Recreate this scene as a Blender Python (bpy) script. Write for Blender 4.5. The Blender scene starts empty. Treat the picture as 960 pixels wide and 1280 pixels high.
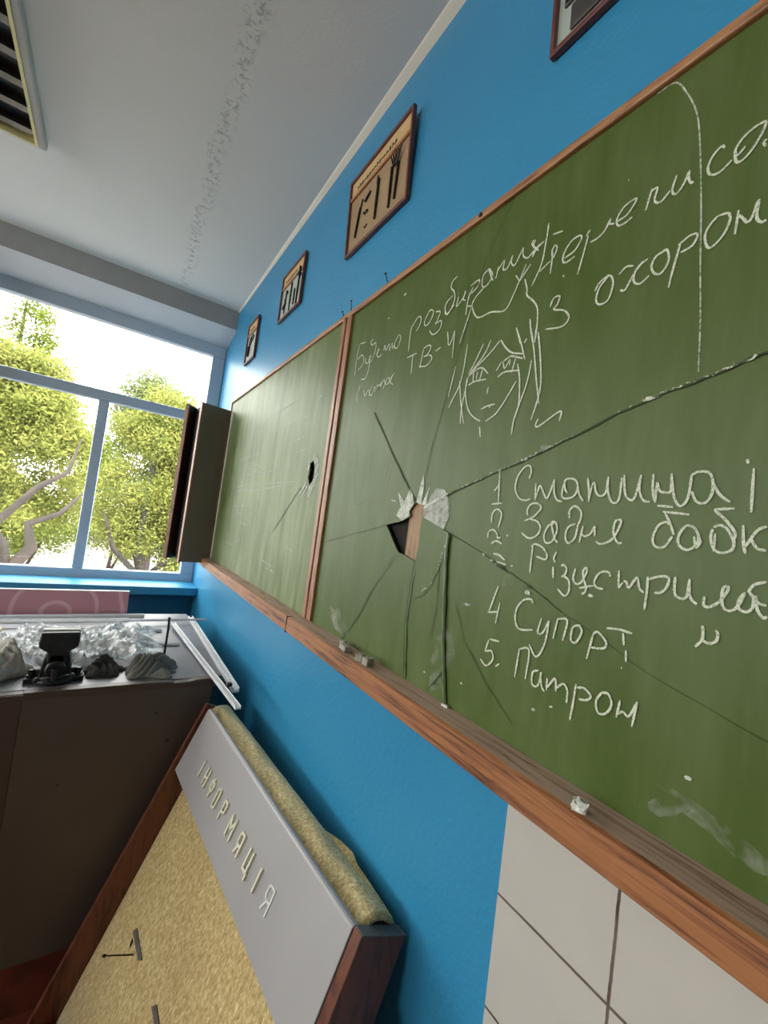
import bpy, bmesh, math, random
import numpy as np
from mathutils import Vector, Matrix, noise
random.seed(7)
C = bpy.context.scene.collection
SC = bpy.context.scene
K = 0.6
def W(x, y, z):
    """survey units (camera at 0, chalkboard wall at x = 1, floor at z = -2.55) to metres"""
    return Vector((K*(x-1), K*y, K*(z+2.55)))

# ------------------------------------------------------------ camera, sky, exposure
cam_d = bpy.data.cameras.new('camera'); cam = bpy.data.objects.new('camera', cam_d); C.objects.link(cam)
cam_d.lens = 14.85; cam_d.sensor_width = 36.0; cam_d.sensor_fit = 'AUTO'; cam_d.clip_start = 0.02
cam.matrix_world = Matrix(((0.82784992, -0.13421904, -0.54465563, -0.6),
                           (-0.54534699, 0.03483887, -0.83748607, 0.0),
                           (0.13138177, 0.99033908, -0.04435459, 1.53),
                           (0, 0, 0, 1)))
SC.camera = cam
SC.view_settings.view_transform = 'Standard'; SC.view_settings.look = 'None'
SC.view_settings.gamma = 1; SC.view_settings.use_curve_mapping = False
SC.view_settings.exposure = 0.6
wd = bpy.data.worlds.new('sky'); SC.world = wd; wd.use_nodes = True
bg = wd.node_tree.nodes['Background']
bg.inputs[0].default_value = (1.0, 0.985, 0.955, 1); bg.inputs[1].default_value = 9.0
sun_d = bpy.data.lights.new('sun', 'SUN'); sun = bpy.data.objects.new('sun', sun_d); C.objects.link(sun)
sun_d.energy = 9.0; sun_d.angle = 0.02; sun_d.color = (1, 0.93, 0.8)
sun.rotation_euler = (math.radians(38), 0, math.radians(18))

# ------------------------------------------------------------ materials
def new_mat(name):
    m = bpy.data.materials.new(name); m.use_nodes = True
    nt = m.node_tree; p = nt.nodes['Principled BSDF']
    return m, nt, p
def node(nt, t, **kw):
    n = nt.nodes.new(t)
    for k, v in kw.items():
        if k in n.inputs.keys(): n.inputs[k].default_value = v
        else: setattr(n, k, v)
    return n
def coords(nt, scale=(1, 1, 1), rot=(0, 0, 0)):
    tc = node(nt, 'ShaderNodeTexCoord'); mp = node(nt, 'ShaderNodeMapping')
    mp.inputs['Scale'].default_value = scale; mp.inputs['Rotation'].default_value = rot
    nt.links.new(tc.outputs['Object'], mp.inputs['Vector']); return mp.outputs[0]
def ramp(nt, src, stops):
    r = node(nt, 'ShaderNodeValToRGB'); e = r.color_ramp.elements
    while len(e) > len(stops): e.remove(e[-1])
    while len(e) < len(stops): e.new(0.5)
    for el, (p, c) in zip(e, stops):
        el.position = p; el.color = (*c, 1) if len(c) == 3 else c
    nt.links.new(src, r.inputs[0]); return r.outputs[0]
def noise_tex(nt, vec, scale, detail=4, rough=0.55, dist=0.0):
    n = node(nt, 'ShaderNodeTexNoise'); n.inputs['Scale'].default_value = scale
    n.inputs['Detail'].default_value = detail; n.inputs['Roughness'].default_value = rough
    n.inputs['Distortion'].default_value = dist
    nt.links.new(vec, n.inputs['Vector']); return n.outputs[0]
def bump(nt, p, h, strength, dist=0.002):
    b = node(nt, 'ShaderNodeBump'); b.inputs['Strength'].default_value = strength; b.inputs['Distance'].default_value = dist
    nt.links.new(h, b.inputs['Height']); nt.links.new(b.outputs[0], p.inputs['Normal'])
def simple(name, c1, c2=None, scale=8, rough=0.5, metal=0, spec=0.5, bstr=0.0, bscale=60, stretch=(1, 1, 1), bdist=0.002, coat=0):
    m, nt, p = new_mat(name); v = coords(nt, stretch)
    c2 = c2 or tuple(0.85*c for c in c1)
    nt.links.new(ramp(nt, noise_tex(nt, v, scale), [(0.3, c1), (0.7, c2)]), p.inputs['Base Color'])
    p.inputs['Roughness'].default_value = rough; p.inputs['Metallic'].default_value = metal
    p.inputs['Specular IOR Level'].default_value = spec; p.inputs['Coat Weight'].default_value = coat
    if bstr: bump(nt, p, noise_tex(nt, v, bscale, 3), bstr, bdist)
    return m
def wood(name, c1, c2, grain=(30, 2, 30), rough=0.4, dark=None):
    m, nt, p = new_mat(name); v = coords(nt, grain)
    n1 = noise_tex(nt, v, 2.0, 6, 0.6, 0.6)
    stops = [(0.40, c2), (0.52, c1), (0.66, tuple(0.8*a+0.2*b for a, b in zip(c1, c2)))]
    if dark: stops = [(0.31, dark)] + stops[0:]
    nt.links.new(ramp(nt, n1, stops), p.inputs['Base Color'])
    p.inputs['Roughness'].default_value = rough
    bump(nt, p, n1, 0.25, 0.002); return m

M = {}
M['blue'] = simple('blue_paint', (0.028, 0.230, 0.435), (0.034, 0.250, 0.460), 3, rough=0.38, bstr=0.35, bscale=70, bdist=0.004)
M['blue_dark'] = simple('shaded_teal_paint', (0.008, 0.13, 0.24), (0.008, 0.11, 0.21), 3, rough=0.5, bstr=0.2)  # teal paint with the shade under the sill darkened into its colour
M['blue_sill'] = simple('sill_paint', (0.02, 0.24, 0.44), (0.03, 0.27, 0.48), 5, rough=0.4, bstr=0.15)
M['cream'] = simple('cream_plaster', (0.82, 0.75, 0.63), (0.78, 0.71, 0.59), 6, rough=0.8, bstr=0.2)
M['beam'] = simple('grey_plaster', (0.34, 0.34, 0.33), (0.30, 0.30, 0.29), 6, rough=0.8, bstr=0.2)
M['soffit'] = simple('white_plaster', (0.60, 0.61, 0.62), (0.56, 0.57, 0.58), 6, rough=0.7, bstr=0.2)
M['floor'] = wood('floor_boards', (0.16, 0.035, 0.02), (0.10, 0.022, 0.014), (3, 20, 3), 0.45)
M['wall'] = simple('plain_plaster', (0.48, 0.455, 0.41), (0.44, 0.42, 0.38), 3, rough=0.8)
M['frame_wood'] = wood('varnished_wood', (0.42, 0.20, 0.085), (0.24, 0.095, 0.038), (60, 4, 60), 0.45, (0.04, 0.015, 0.008))
M['mullion_wood'] = wood('varnished_upright_wood', (0.36, 0.165, 0.085), (0.20, 0.075, 0.035), (60, 60, 4), 0.42, (0.05, 0.017, 0.01))
M['tray_wood'] = wood('worn_tray_wood', (0.34, 0.135, 0.048), (0.20, 0.068, 0.025), (45, 2.2, 45), 0.48, (0.045, 0.017, 0.009))
M['tray_top'] = wood('dusty_tray_wood', (0.46, 0.32, 0.25), (0.30, 0.17, 0.115), (60, 3, 60), 0.65, (0.08, 0.042, 0.028))
M['batten'] = wood('bare_batten_wood', (0.34, 0.205, 0.11), (0.22, 0.115, 0.058), (50, 50, 4), 0.6)
M['cavity'] = simple('cavity_shade', (0.014, 0.010, 0.008), (0.010, 0.008, 0.006), 30, rough=0.9)  # near-black standing in for the shade inside board holes and bracket slots
M['glass_edge'] = simple('green_glass_edge', (0.10, 0.19, 0.05), (0.05, 0.10, 0.03), 60, rough=0.3)
M['crack'] = simple('dark_crack_gap', (0.024, 0.040, 0.011), (0.04, 0.062, 0.018), 40, rough=0.8)  # painted dark of the thin open cracks; a few chips share it
M['nail'] = simple('black_iron', (0.02, 0.02, 0.022), (0.03, 0.028, 0.027), 60, rough=0.45, metal=0.6)
M['wing_face'] = simple('grey_board_back', (0.16, 0.14, 0.11), (0.135, 0.118, 0.092), 5, rough=0.55, stretch=(1, 1, .3))
M['wing_dark'] = simple('shaded_board_back', (0.05, 0.026, 0.02), (0.035, 0.02, 0.016), 8, rough=0.6)  # wing back turned from the window, its shadow tone put into the colour
M['red_frame'] = simple('dark_red_frame_paint', (0.16, 0.045, 0.035), (0.11, 0.03, 0.025), 30, rough=0.4, bstr=.1)
M['tan'] = simple('tan_board', (0.36, 0.24, 0.13), (0.31, 0.20, 0.105), 10, rough=0.7)
M['pale_strip'] = simple('pale_wood_strip', (0.62, 0.42, 0.20), (0.54, 0.35, 0.16), 30, rough=0.55)
M['mint'] = simple('pale_green_board', (0.42, 0.47, 0.42), (0.37, 0.42, 0.38), 8, rough=0.6)
M['tool'] = simple('dark_tool_steel', (0.02, 0.018, 0.016), (0.03, 0.026, 0.022), 60, rough=0.4, metal=0.5)
M['tool_plate'] = simple('grey_tool_plate', (0.07, 0.062, 0.055), (0.05, 0.045, 0.04), 20, rough=0.5, metal=.2)
M['white_chalk'] = simple('white_chalk_lump', (0.72, 0.71, 0.66), (0.55, 0.54, 0.5), 60, rough=0.95, bstr=.5, bscale=200)
M['grey_chalk'] = simple('grey_chalk', (0.36, 0.34, 0.29), (0.27, 0.25, 0.21), 50, rough=0.95, bstr=.4, bscale=200)
M['bench_front'] = simple('brown_bench_panel', (0.092, 0.067, 0.050), (0.074, 0.053, 0.040), 3, rough=0.5, bstr=.1, bscale=40)
M['bench_front2'] = simple('redbrown_bench_panel', (0.075, 0.046, 0.034), (0.06, 0.036, 0.027), 3, rough=0.5, bstr=.1, bscale=40)
M['bench_top'] = simple('grey_bench_sheet', (0.20, 0.19, 0.215), (0.14, 0.135, 0.155), 6, rough=0.42, metal=.1)
M['bench_leg'] = simple('dark_bench_frame', (0.03, 0.028, 0.026), None, 6, rough=0.6)
M['vise'] = simple('black_cast_iron', (0.007, 0.007, 0.008), (0.014, 0.014, 0.015), 50, rough=0.45, metal=0.2, bstr=.4, bscale=160)
M['steel'] = simple('worn_steel', (0.42, 0.42, 0.43), (0.3, 0.3, 0.31), 60, rough=0.35, metal=0.8)
M['rag_grey'] = simple('grey_cloth', (0.27, 0.255, 0.23), (0.17, 0.16, 0.145), 20, rough=0.9, bstr=.5, bscale=300)
M['rag_dark'] = simple('dark_cloth', (0.05, 0.048, 0.043), (0.085, 0.08, 0.07), 20, rough=0.9, bstr=.5, bscale=300)
M['white_plastic'] = simple('white_plastic_profile', (0.74, 0.74, 0.76), (0.66, 0.66, 0.69), 20, rough=0.35)
M['bag'] = simple('dull_white_bag', (0.66, 0.63, 0.57), (0.50, 0.47, 0.42), 12, rough=0.7, bstr=.6, bscale=50, bdist=.006)
M['block_wood'] = wood('pale_slat_wood', (0.55, 0.42, 0.26), (0.42, 0.3, 0.17), (3, 30, 30), 0.6)
M['red_wood'] = wood('red_stand_wood', (0.155, 0.045, 0.022), (0.08, 0.022, 0.012), (25, 25, 4), 0.38, (0.05, 0.014, 0.009))
M['header_grey'] = simple('grey_header_metal', (0.38, 0.365, 0.37), (0.35, 0.335, 0.34), 4, rough=0.36, bstr=.05, bscale=30, spec=.5)
M['letter'] = simple('cream_letter_plastic', (0.74, 0.72, 0.56), (0.68, 0.66, 0.5), 30, rough=0.4)
M['white_letter'] = simple('white_letter_plastic', (0.75, 0.74, 0.7), None, 30, rough=0.4)
M['frame_white'] = simple('grey_white_window_profile', (0.47, 0.54, 0.62), (0.43, 0.50, 0.58), 6, rough=0.4)
M['lamp_body'] = simple('grey_lamp_enamel', (0.50, 0.48, 0.43), (0.46, 0.44, 0.39), 6, rough=0.5)
M['end_grain'] = simple('dull_end_grain', (0.16, 0.135, 0.125), (0.10, 0.08, 0.07), 60, rough=.6)
M['lamp_rim'] = simple('yellow_lit_lamp_rim', (0.80, 0.72, 0.34), (0.74, 0.66, 0.3), 10, rough=0.4)  # yellow light on the lamp's inner edge, put into the colour
M['louvre'] = simple('dark_mirror_louvre', (0.20, 0.19, 0.17), (0.14, 0.13, 0.12), 10, rough=0.25, metal=0.9)
M['lamp_inside'] = simple('dark_lamp_inside', (0.012, 0.010, 0.009), None, 10, rough=0.5)
M['ground'] = simple('pale_paving', (0.16, 0.135, 0.125), (0.09, 0.078, 0.068), 0.5, rough=0.9)
M['bark'] = simple('tree_bark', (0.028, 0.02, 0.015), (0.014, 0.01, 0.008), 6, rough=0.9, bstr=.6, bscale=30, bdist=.02)

def m_ceiling():
    m, nt, p = new_mat('ceiling_plaster'); v = coords(nt)
    sep = node(nt, 'ShaderNodeSeparateXYZ'); nt.links.new(v, sep.inputs[0])
    def mth(op, a, b=None, c=None):
        n = node(nt, 'ShaderNodeMath', operation=op)
        for i, q in enumerate((a, b, c)):
            if q is None: continue
            if isinstance(q, (int, float)): n.inputs[i].default_value = q
            else: nt.links.new(q, n.inputs[i])
        return n.outputs[0]
    wob = noise_tex(nt, v, 3.5, 6, 0.7)
    line = mth('ADD', mth('MULTIPLY', sep.outputs[1], 0.028), -0.462)
    dx = mth('ADD', mth('SUBTRACT', sep.outputs[0], line), mth('MULTIPLY', mth('SUBTRACT', wob, 0.5), 0.11))
    ad = mth('ABSOLUTE', dx)
    band = node(nt, 'ShaderNodeMapRange', interpolation_type='SMOOTHSTEP')
    nt.links.new(ad, band.inputs['Value']); band.inputs['From Min'].default_value = 0.002; band.inputs['From Max'].default_value = 0.045
    band.inputs['To Min'].default_value = 1; band.inputs['To Max'].default_value = 0
    flake = noise_tex(nt, v, 36, 8, 0.75)
    chips = ramp(nt, flake, [(0.52, (0, 0, 0)), (0.66, (1, 1, 1))])
    mask = mth('MULTIPLY', band.outputs[0], chips)
    mix = node(nt, 'ShaderNodeMix', data_type='RGBA')
    nt.links.new(ramp(nt, noise_tex(nt, v, 1.2), [(0.3, (0.80, 0.775, 0.715)), (0.7, (0.84, 0.815, 0.755))]), mix.inputs['A'])
    mix.inputs['B'].default_value = (0.36, 0.34, 0.31, 1)
    nt.links.new(mth('MULTIPLY', mask, 0.45), mix.inputs['Factor']); nt.links.new(mix.outputs['Result'], p.inputs['Base Color'])
    p.inputs['Roughness'].default_value = 0.85
    h = mth('ADD', mth('MULTIPLY', noise_tex(nt, v, 90, 3), 0.10), mth('MULTIPLY', mask, -0.8))
    bump(nt, p, h, 0.7, 0.008); return m
M['ceiling'] = m_ceiling()

def m_board(name, base, dust, amount, rough):
    m, nt, p = new_mat(name); v = coords(nt)
    mp = node(nt, 'ShaderNodeMapping'); mp.inputs['Rotation'].default_value = (0.5, 0, 0); mp.inputs['Scale'].default_value = (1, 5, 1.2)
    nt.links.new(v, mp.inputs[0])
    mp2 = node(nt, 'ShaderNodeMapping'); mp2.inputs['Rotation'].default_value = (-0.25, 0, 0); mp2.inputs['Scale'].default_value = (1, 7, 1.0)
    nt.links.new(v, mp2.inputs[0])
    n1 = noise_tex(nt, mp.outputs[0], 2.2, 7, 0.6, 0.4); n2 = noise_tex(nt, v, 1.6, 4, 0.5); n3 = noise_tex(nt, mp2.outputs[0], 3.0, 6, 0.65, .3)
    a = node(nt, 'ShaderNodeMath', operation='ADD'); nt.links.new(n1, a.inputs[0]); nt.links.new(n3, a.inputs[1])
    b = node(nt, 'ShaderNodeMath', operation='ADD'); nt.links.new(a.outputs[0], b.inputs[0]); nt.links.new(n2, b.inputs[1])
    f = node(nt, 'ShaderNodeMapRange'); nt.links.new(b.outputs[0], f.inputs['Value'])
    f.inputs['From Min'].default_value = 1.25; f.inputs['From Max'].default_value = 2.0; f.inputs['To Max'].default_value = amount
    mix = node(nt, 'ShaderNodeMix', data_type='RGBA'); nt.links.new(f.outputs[0], mix.inputs['Factor'])
    mix.inputs['A'].default_value = (*base, 1); mix.inputs['B'].default_value = (*dust, 1)
    nt.links.new(mix.outputs['Result'], p.inputs['Base Color'])
    p.inputs['Roughness'].default_value = rough; p.inputs['Specular IOR Level'].default_value = 0.32
    bump(nt, p, noise_tex(nt, v, 350, 2), 0.12, 0.0006)
    return m
M['board'] = m_board('green_board_glass', (0.058, 0.094, 0.013), (0.25, 0.29, 0.15), 0.27, 0.45)
M['board_far'] = m_board('dusty_green_board_glass', (0.090, 0.125, 0.034), (0.34, 0.38, 0.22), 0.75, 0.50)

def m_chalk(name, col, lo, hi, scale, cap=1.0):
    m, nt, p = new_mat(name); v = coords(nt)
    p.inputs['Base Color'].default_value = (*col, 1); p.inputs['Roughness'].default_value = 1; p.inputs['Specular IOR Level'].default_value = 0.1
    n = noise_tex(nt, v, scale, 4, 0.7)
    r = node(nt, 'ShaderNodeMapRange'); nt.links.new(n, r.inputs['Value'])
    r.inputs['From Min'].default_value = lo; r.inputs['From Max'].default_value = hi; r.inputs['To Max'].default_value = cap
    nt.links.new(r.outputs[0], p.inputs['Alpha']); return m
M['chalk'] = m_chalk('chalk_line', (0.66, 0.70, 0.56), 0.22, 0.52, 330, 0.95)
M['chalk_faint'] = m_chalk('faint_chalk_line', (0.62, 0.66, 0.55), 0.28, 0.62, 140, 0.8)
M['chalk_smear'] = m_chalk('chalk_smear', (0.62, 0.63, 0.57), 0.42, 0.85, 22, 0.55)
M['chip_fade'] = m_chalk('powdered_glass_halo', (0.62, 0.63, 0.58), 0.22, 0.62, 50, 0.85)
M['chip_white'] = m_chalk('crushed_glass_white', (0.68, 0.70, 0.62), 0.2, 0.56, 70, 0.95)

def m_tile():
    m, nt, p = new_mat('white_wall_tile'); v = coords(nt)
    sep = node(nt, 'ShaderNodeSeparateXYZ'); nt.links.new(v, sep.inputs[0])
    wob = noise_tex(nt, v, 25, 4, .7)
    def grid(o, off, size):
        a = node(nt, 'ShaderNodeMath', operation='ADD'); nt.links.new(o, a.inputs[0]); a.inputs[1].default_value = -off + size/2
        w_ = node(nt, 'ShaderNodeMath', operation='MULTIPLY_ADD'); nt.links.new(wob, w_.inputs[0]); w_.inputs[1].default_value = 0.003; nt.links.new(a.outputs[0], w_.inputs[2])
        b = node(nt, 'ShaderNodeMath', operation='FLOORED_MODULO'); nt.links.new(w_.outputs[0], b.inputs[0]); b.inputs[1].default_value = size
        c = node(nt, 'ShaderNodeMath', operation='SUBTRACT'); nt.links.new(b.outputs[0], c.inputs[0]); c.inputs[1].default_value = size/2
        d = node(nt, 'ShaderNodeMath', operation='ABSOLUTE'); nt.links.new(c.outputs[0], d.inputs[0]); return d.outputs[0]
    gy = grid(sep.outputs[1], 0.445*K, 0.182); gz = grid(sep.outputs[2], K*(2.55-0.908), 0.172)
    mn = node(nt, 'ShaderNodeMath', operation='MINIMUM'); nt.links.new(gy, mn.inputs[0]); nt.links.new(gz, mn.inputs[1])
    r = node(nt, 'ShaderNodeMapRange'); nt.links.new(mn.outputs[0], r.inputs['Value']); r.inputs['From Min'].default_value = 0.0014; r.inputs['From Max'].default_value = 0.0024
    mix = node(nt, 'ShaderNodeMix', data_type='RGBA'); nt.links.new(r.outputs[0], mix.inputs['Factor'])
    nt.links.new(ramp(nt, noise_tex(nt, v, 25), [(0.3, (0.07, 0.045, 0.035)), (0.7, (0.18, 0.14, 0.12))]), mix.inputs['A'])
    nt.links.new(ramp(nt, noise_tex(nt, v, 8), [(0.3, (0.52, 0.49, 0.455)), (0.7, (0.485, 0.46, 0.425))]), mix.inputs['B'])
    nt.links.new(mix.outputs['Result'], p.inputs['Base Color']); p.inputs['Roughness'].default_value = 0.3
    bump(nt, p, r.outputs[0], 0.6, 0.002); return m
M['tile'] = m_tile()

def m_glass():
    m = bpy.data.materials.new('window_glass'); m.use_nodes = True; nt = m.node_tree; nt.nodes.clear()
    o = node(nt, 'ShaderNodeOutputMaterial'); mx = node(nt, 'ShaderNodeMixShader'); t = node(nt, 'ShaderNodeBsdfTransparent'); g = node(nt, 'ShaderNodeBsdfGlossy')
    t.inputs[0].default_value = (0.96, 0.98, 0.97, 1); g.inputs['Roughness'].default_value = 0.02; mx.inputs[0].default_value = 0.06
    nt.links.new(t.outputs[0], mx.inputs[1]); nt.links.new(g.outputs[0], mx.inputs[2]); nt.links.new(mx.outputs[0], o.inputs[0]); return m
M['pane'] = m_glass()
def m_film():
    m = bpy.data.materials.new('clear_plastic_film'); m.use_nodes = True; nt = m.node_tree; nt.nodes.clear(); v = coords(nt)
    o = node(nt, 'ShaderNodeOutputMaterial'); mx = node(nt, 'ShaderNodeMixShader'); t = node(nt, 'ShaderNodeBsdfTransparent'); g = node(nt, 'ShaderNodeBsdfPrincipled')
    t.inputs[0].default_value = (0.85, 0.87, 0.9, 1); g.inputs['Base Color'].default_value = (0.93, 0.93, 0.95, 1); g.inputs['Roughness'].default_value = 0.16
    b = node(nt, 'ShaderNodeBump'); b.inputs['Strength'].default_value = 1.0; b.inputs['Distance'].default_value = 0.008
    nt.links.new(noise_tex(nt, v, 35, 4, 0.6, 1.2), b.inputs['Height']); nt.links.new(b.outputs[0], g.inputs['Normal'])
    nt.links.new(ramp(nt, noise_tex(nt, v, 18, 5, .6, 1.0), [(0.40, (0.35,)*3), (0.56, (0.97,)*3)]), mx.inputs[0])
    nt.links.new(t.outputs[0], mx.inputs[1]); nt.links.new(g.outputs[0], mx.inputs[2]); nt.links.new(mx.outputs[0], o.inputs[0]); return m
M['film'] = m_film()
def m_pink():
    m, nt, p = new_mat('pink_marbled_board'); v = coords(nt)
    w_ = node(nt, 'ShaderNodeTexWave', wave_type='RINGS', rings_direction='Y'); w_.inputs['Scale'].default_value = 2.6; w_.inputs['Distortion'].default_value = 1.6; w_.inputs['Detail'].default_value = 2; w_.inputs['Detail Scale'].default_value = 1.4
    nt.links.new(v, w_.inputs[0])
    nt.links.new(ramp(nt, w_.outputs[0], [(0.90, (0.46, 0.215, 0.26)), (0.985, (0.60, 0.35, 0.40))]), p.inputs['Base Color']); p.inputs['Roughness'].default_value = 0.5; return m
M['pink'] = m_pink()
def m_fuzz():
    m, nt, p = new_mat('yellow_fibre_padding'); v = coords(nt, (1, 1, 1))
    mp = node(nt, 'ShaderNodeMapping'); mp.inputs['Scale'].default_value = (1, 1, 0.45); mp.inputs['Rotation'].default_value = (0.5, 0.2, 0.3); nt.links.new(v, mp.inputs[0])
    n1 = noise_tex(nt, mp.outputs[0], 130, 4, 0.7, 0.5); n2 = noise_tex(nt, v, 5, 4, .6)
    mix = node(nt, 'ShaderNodeMix', data_type='RGBA'); nt.links.new(ramp(nt, n2, [(0.4, (0,)*3), (0.75, (.6,)*3)]), mix.inputs['Factor'])
    nt.links.new(ramp(nt, n1, [(0.3, (0.36, 0.23, 0.075)), (0.5, (0.66, 0.49, 0.20)), (0.68, (0.90, 0.78, 0.46))]), mix.inputs['A'])
    nt.links.new(ramp(nt, n1, [(0.3, (0.32, 0.18, 0.065)), (0.5, (0.58, 0.40, 0.16)), (0.68, (0.78, 0.62, 0.32))]), mix.inputs['B'])
    nt.links.new(mix.outputs['Result'], p.inputs['Base Color'])
    p.inputs['Roughness'].default_value = 0.95; p.inputs['Sheen Weight'].default_value = 0.3
    bump(nt, p, n1, 1.0, 0.004); return m
M['fuzz'] = m_fuzz()
def m_leaf(name, c1, c2):
    m = bpy.data.materials.new(name); m.use_nodes = True; nt = m.node_tree; nt.nodes.clear(); v = coords(nt)
    o = node(nt, 'ShaderNodeOutputMaterial'); mx = node(nt, 'ShaderNodeMixShader'); d = node(nt, 'ShaderNodeBsdfDiffuse'); t = node(nt, 'ShaderNodeBsdfTranslucent')
    col = ramp(nt, noise_tex(nt, v, 2.2, 6, .7), [(0.3, c1), (0.7, c2)])
    nt.links.new(col, d.inputs[0]); nt.links.new(col, t.inputs[0]); mx.inputs[0].default_value = 0.45
    nt.links.new(d.outputs[0], mx.inputs[1]); nt.links.new(t.outputs[0], mx.inputs[2]); nt.links.new(mx.outputs[0], o.inputs[0]); return m
M['leaf'] = m_leaf('yellow_green_leaves', (0.09, 0.118, 0.022), (0.27, 0.27, 0.08))
M['leaf2'] = m_leaf('mid_green_leaves', (0.08, 0.11, 0.020), (0.14, 0.165, 0.034))
M['leaf3'] = m_leaf('far_grey_green_leaves', (0.11, 0.14, 0.055), (0.16, 0.185, 0.08))

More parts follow.
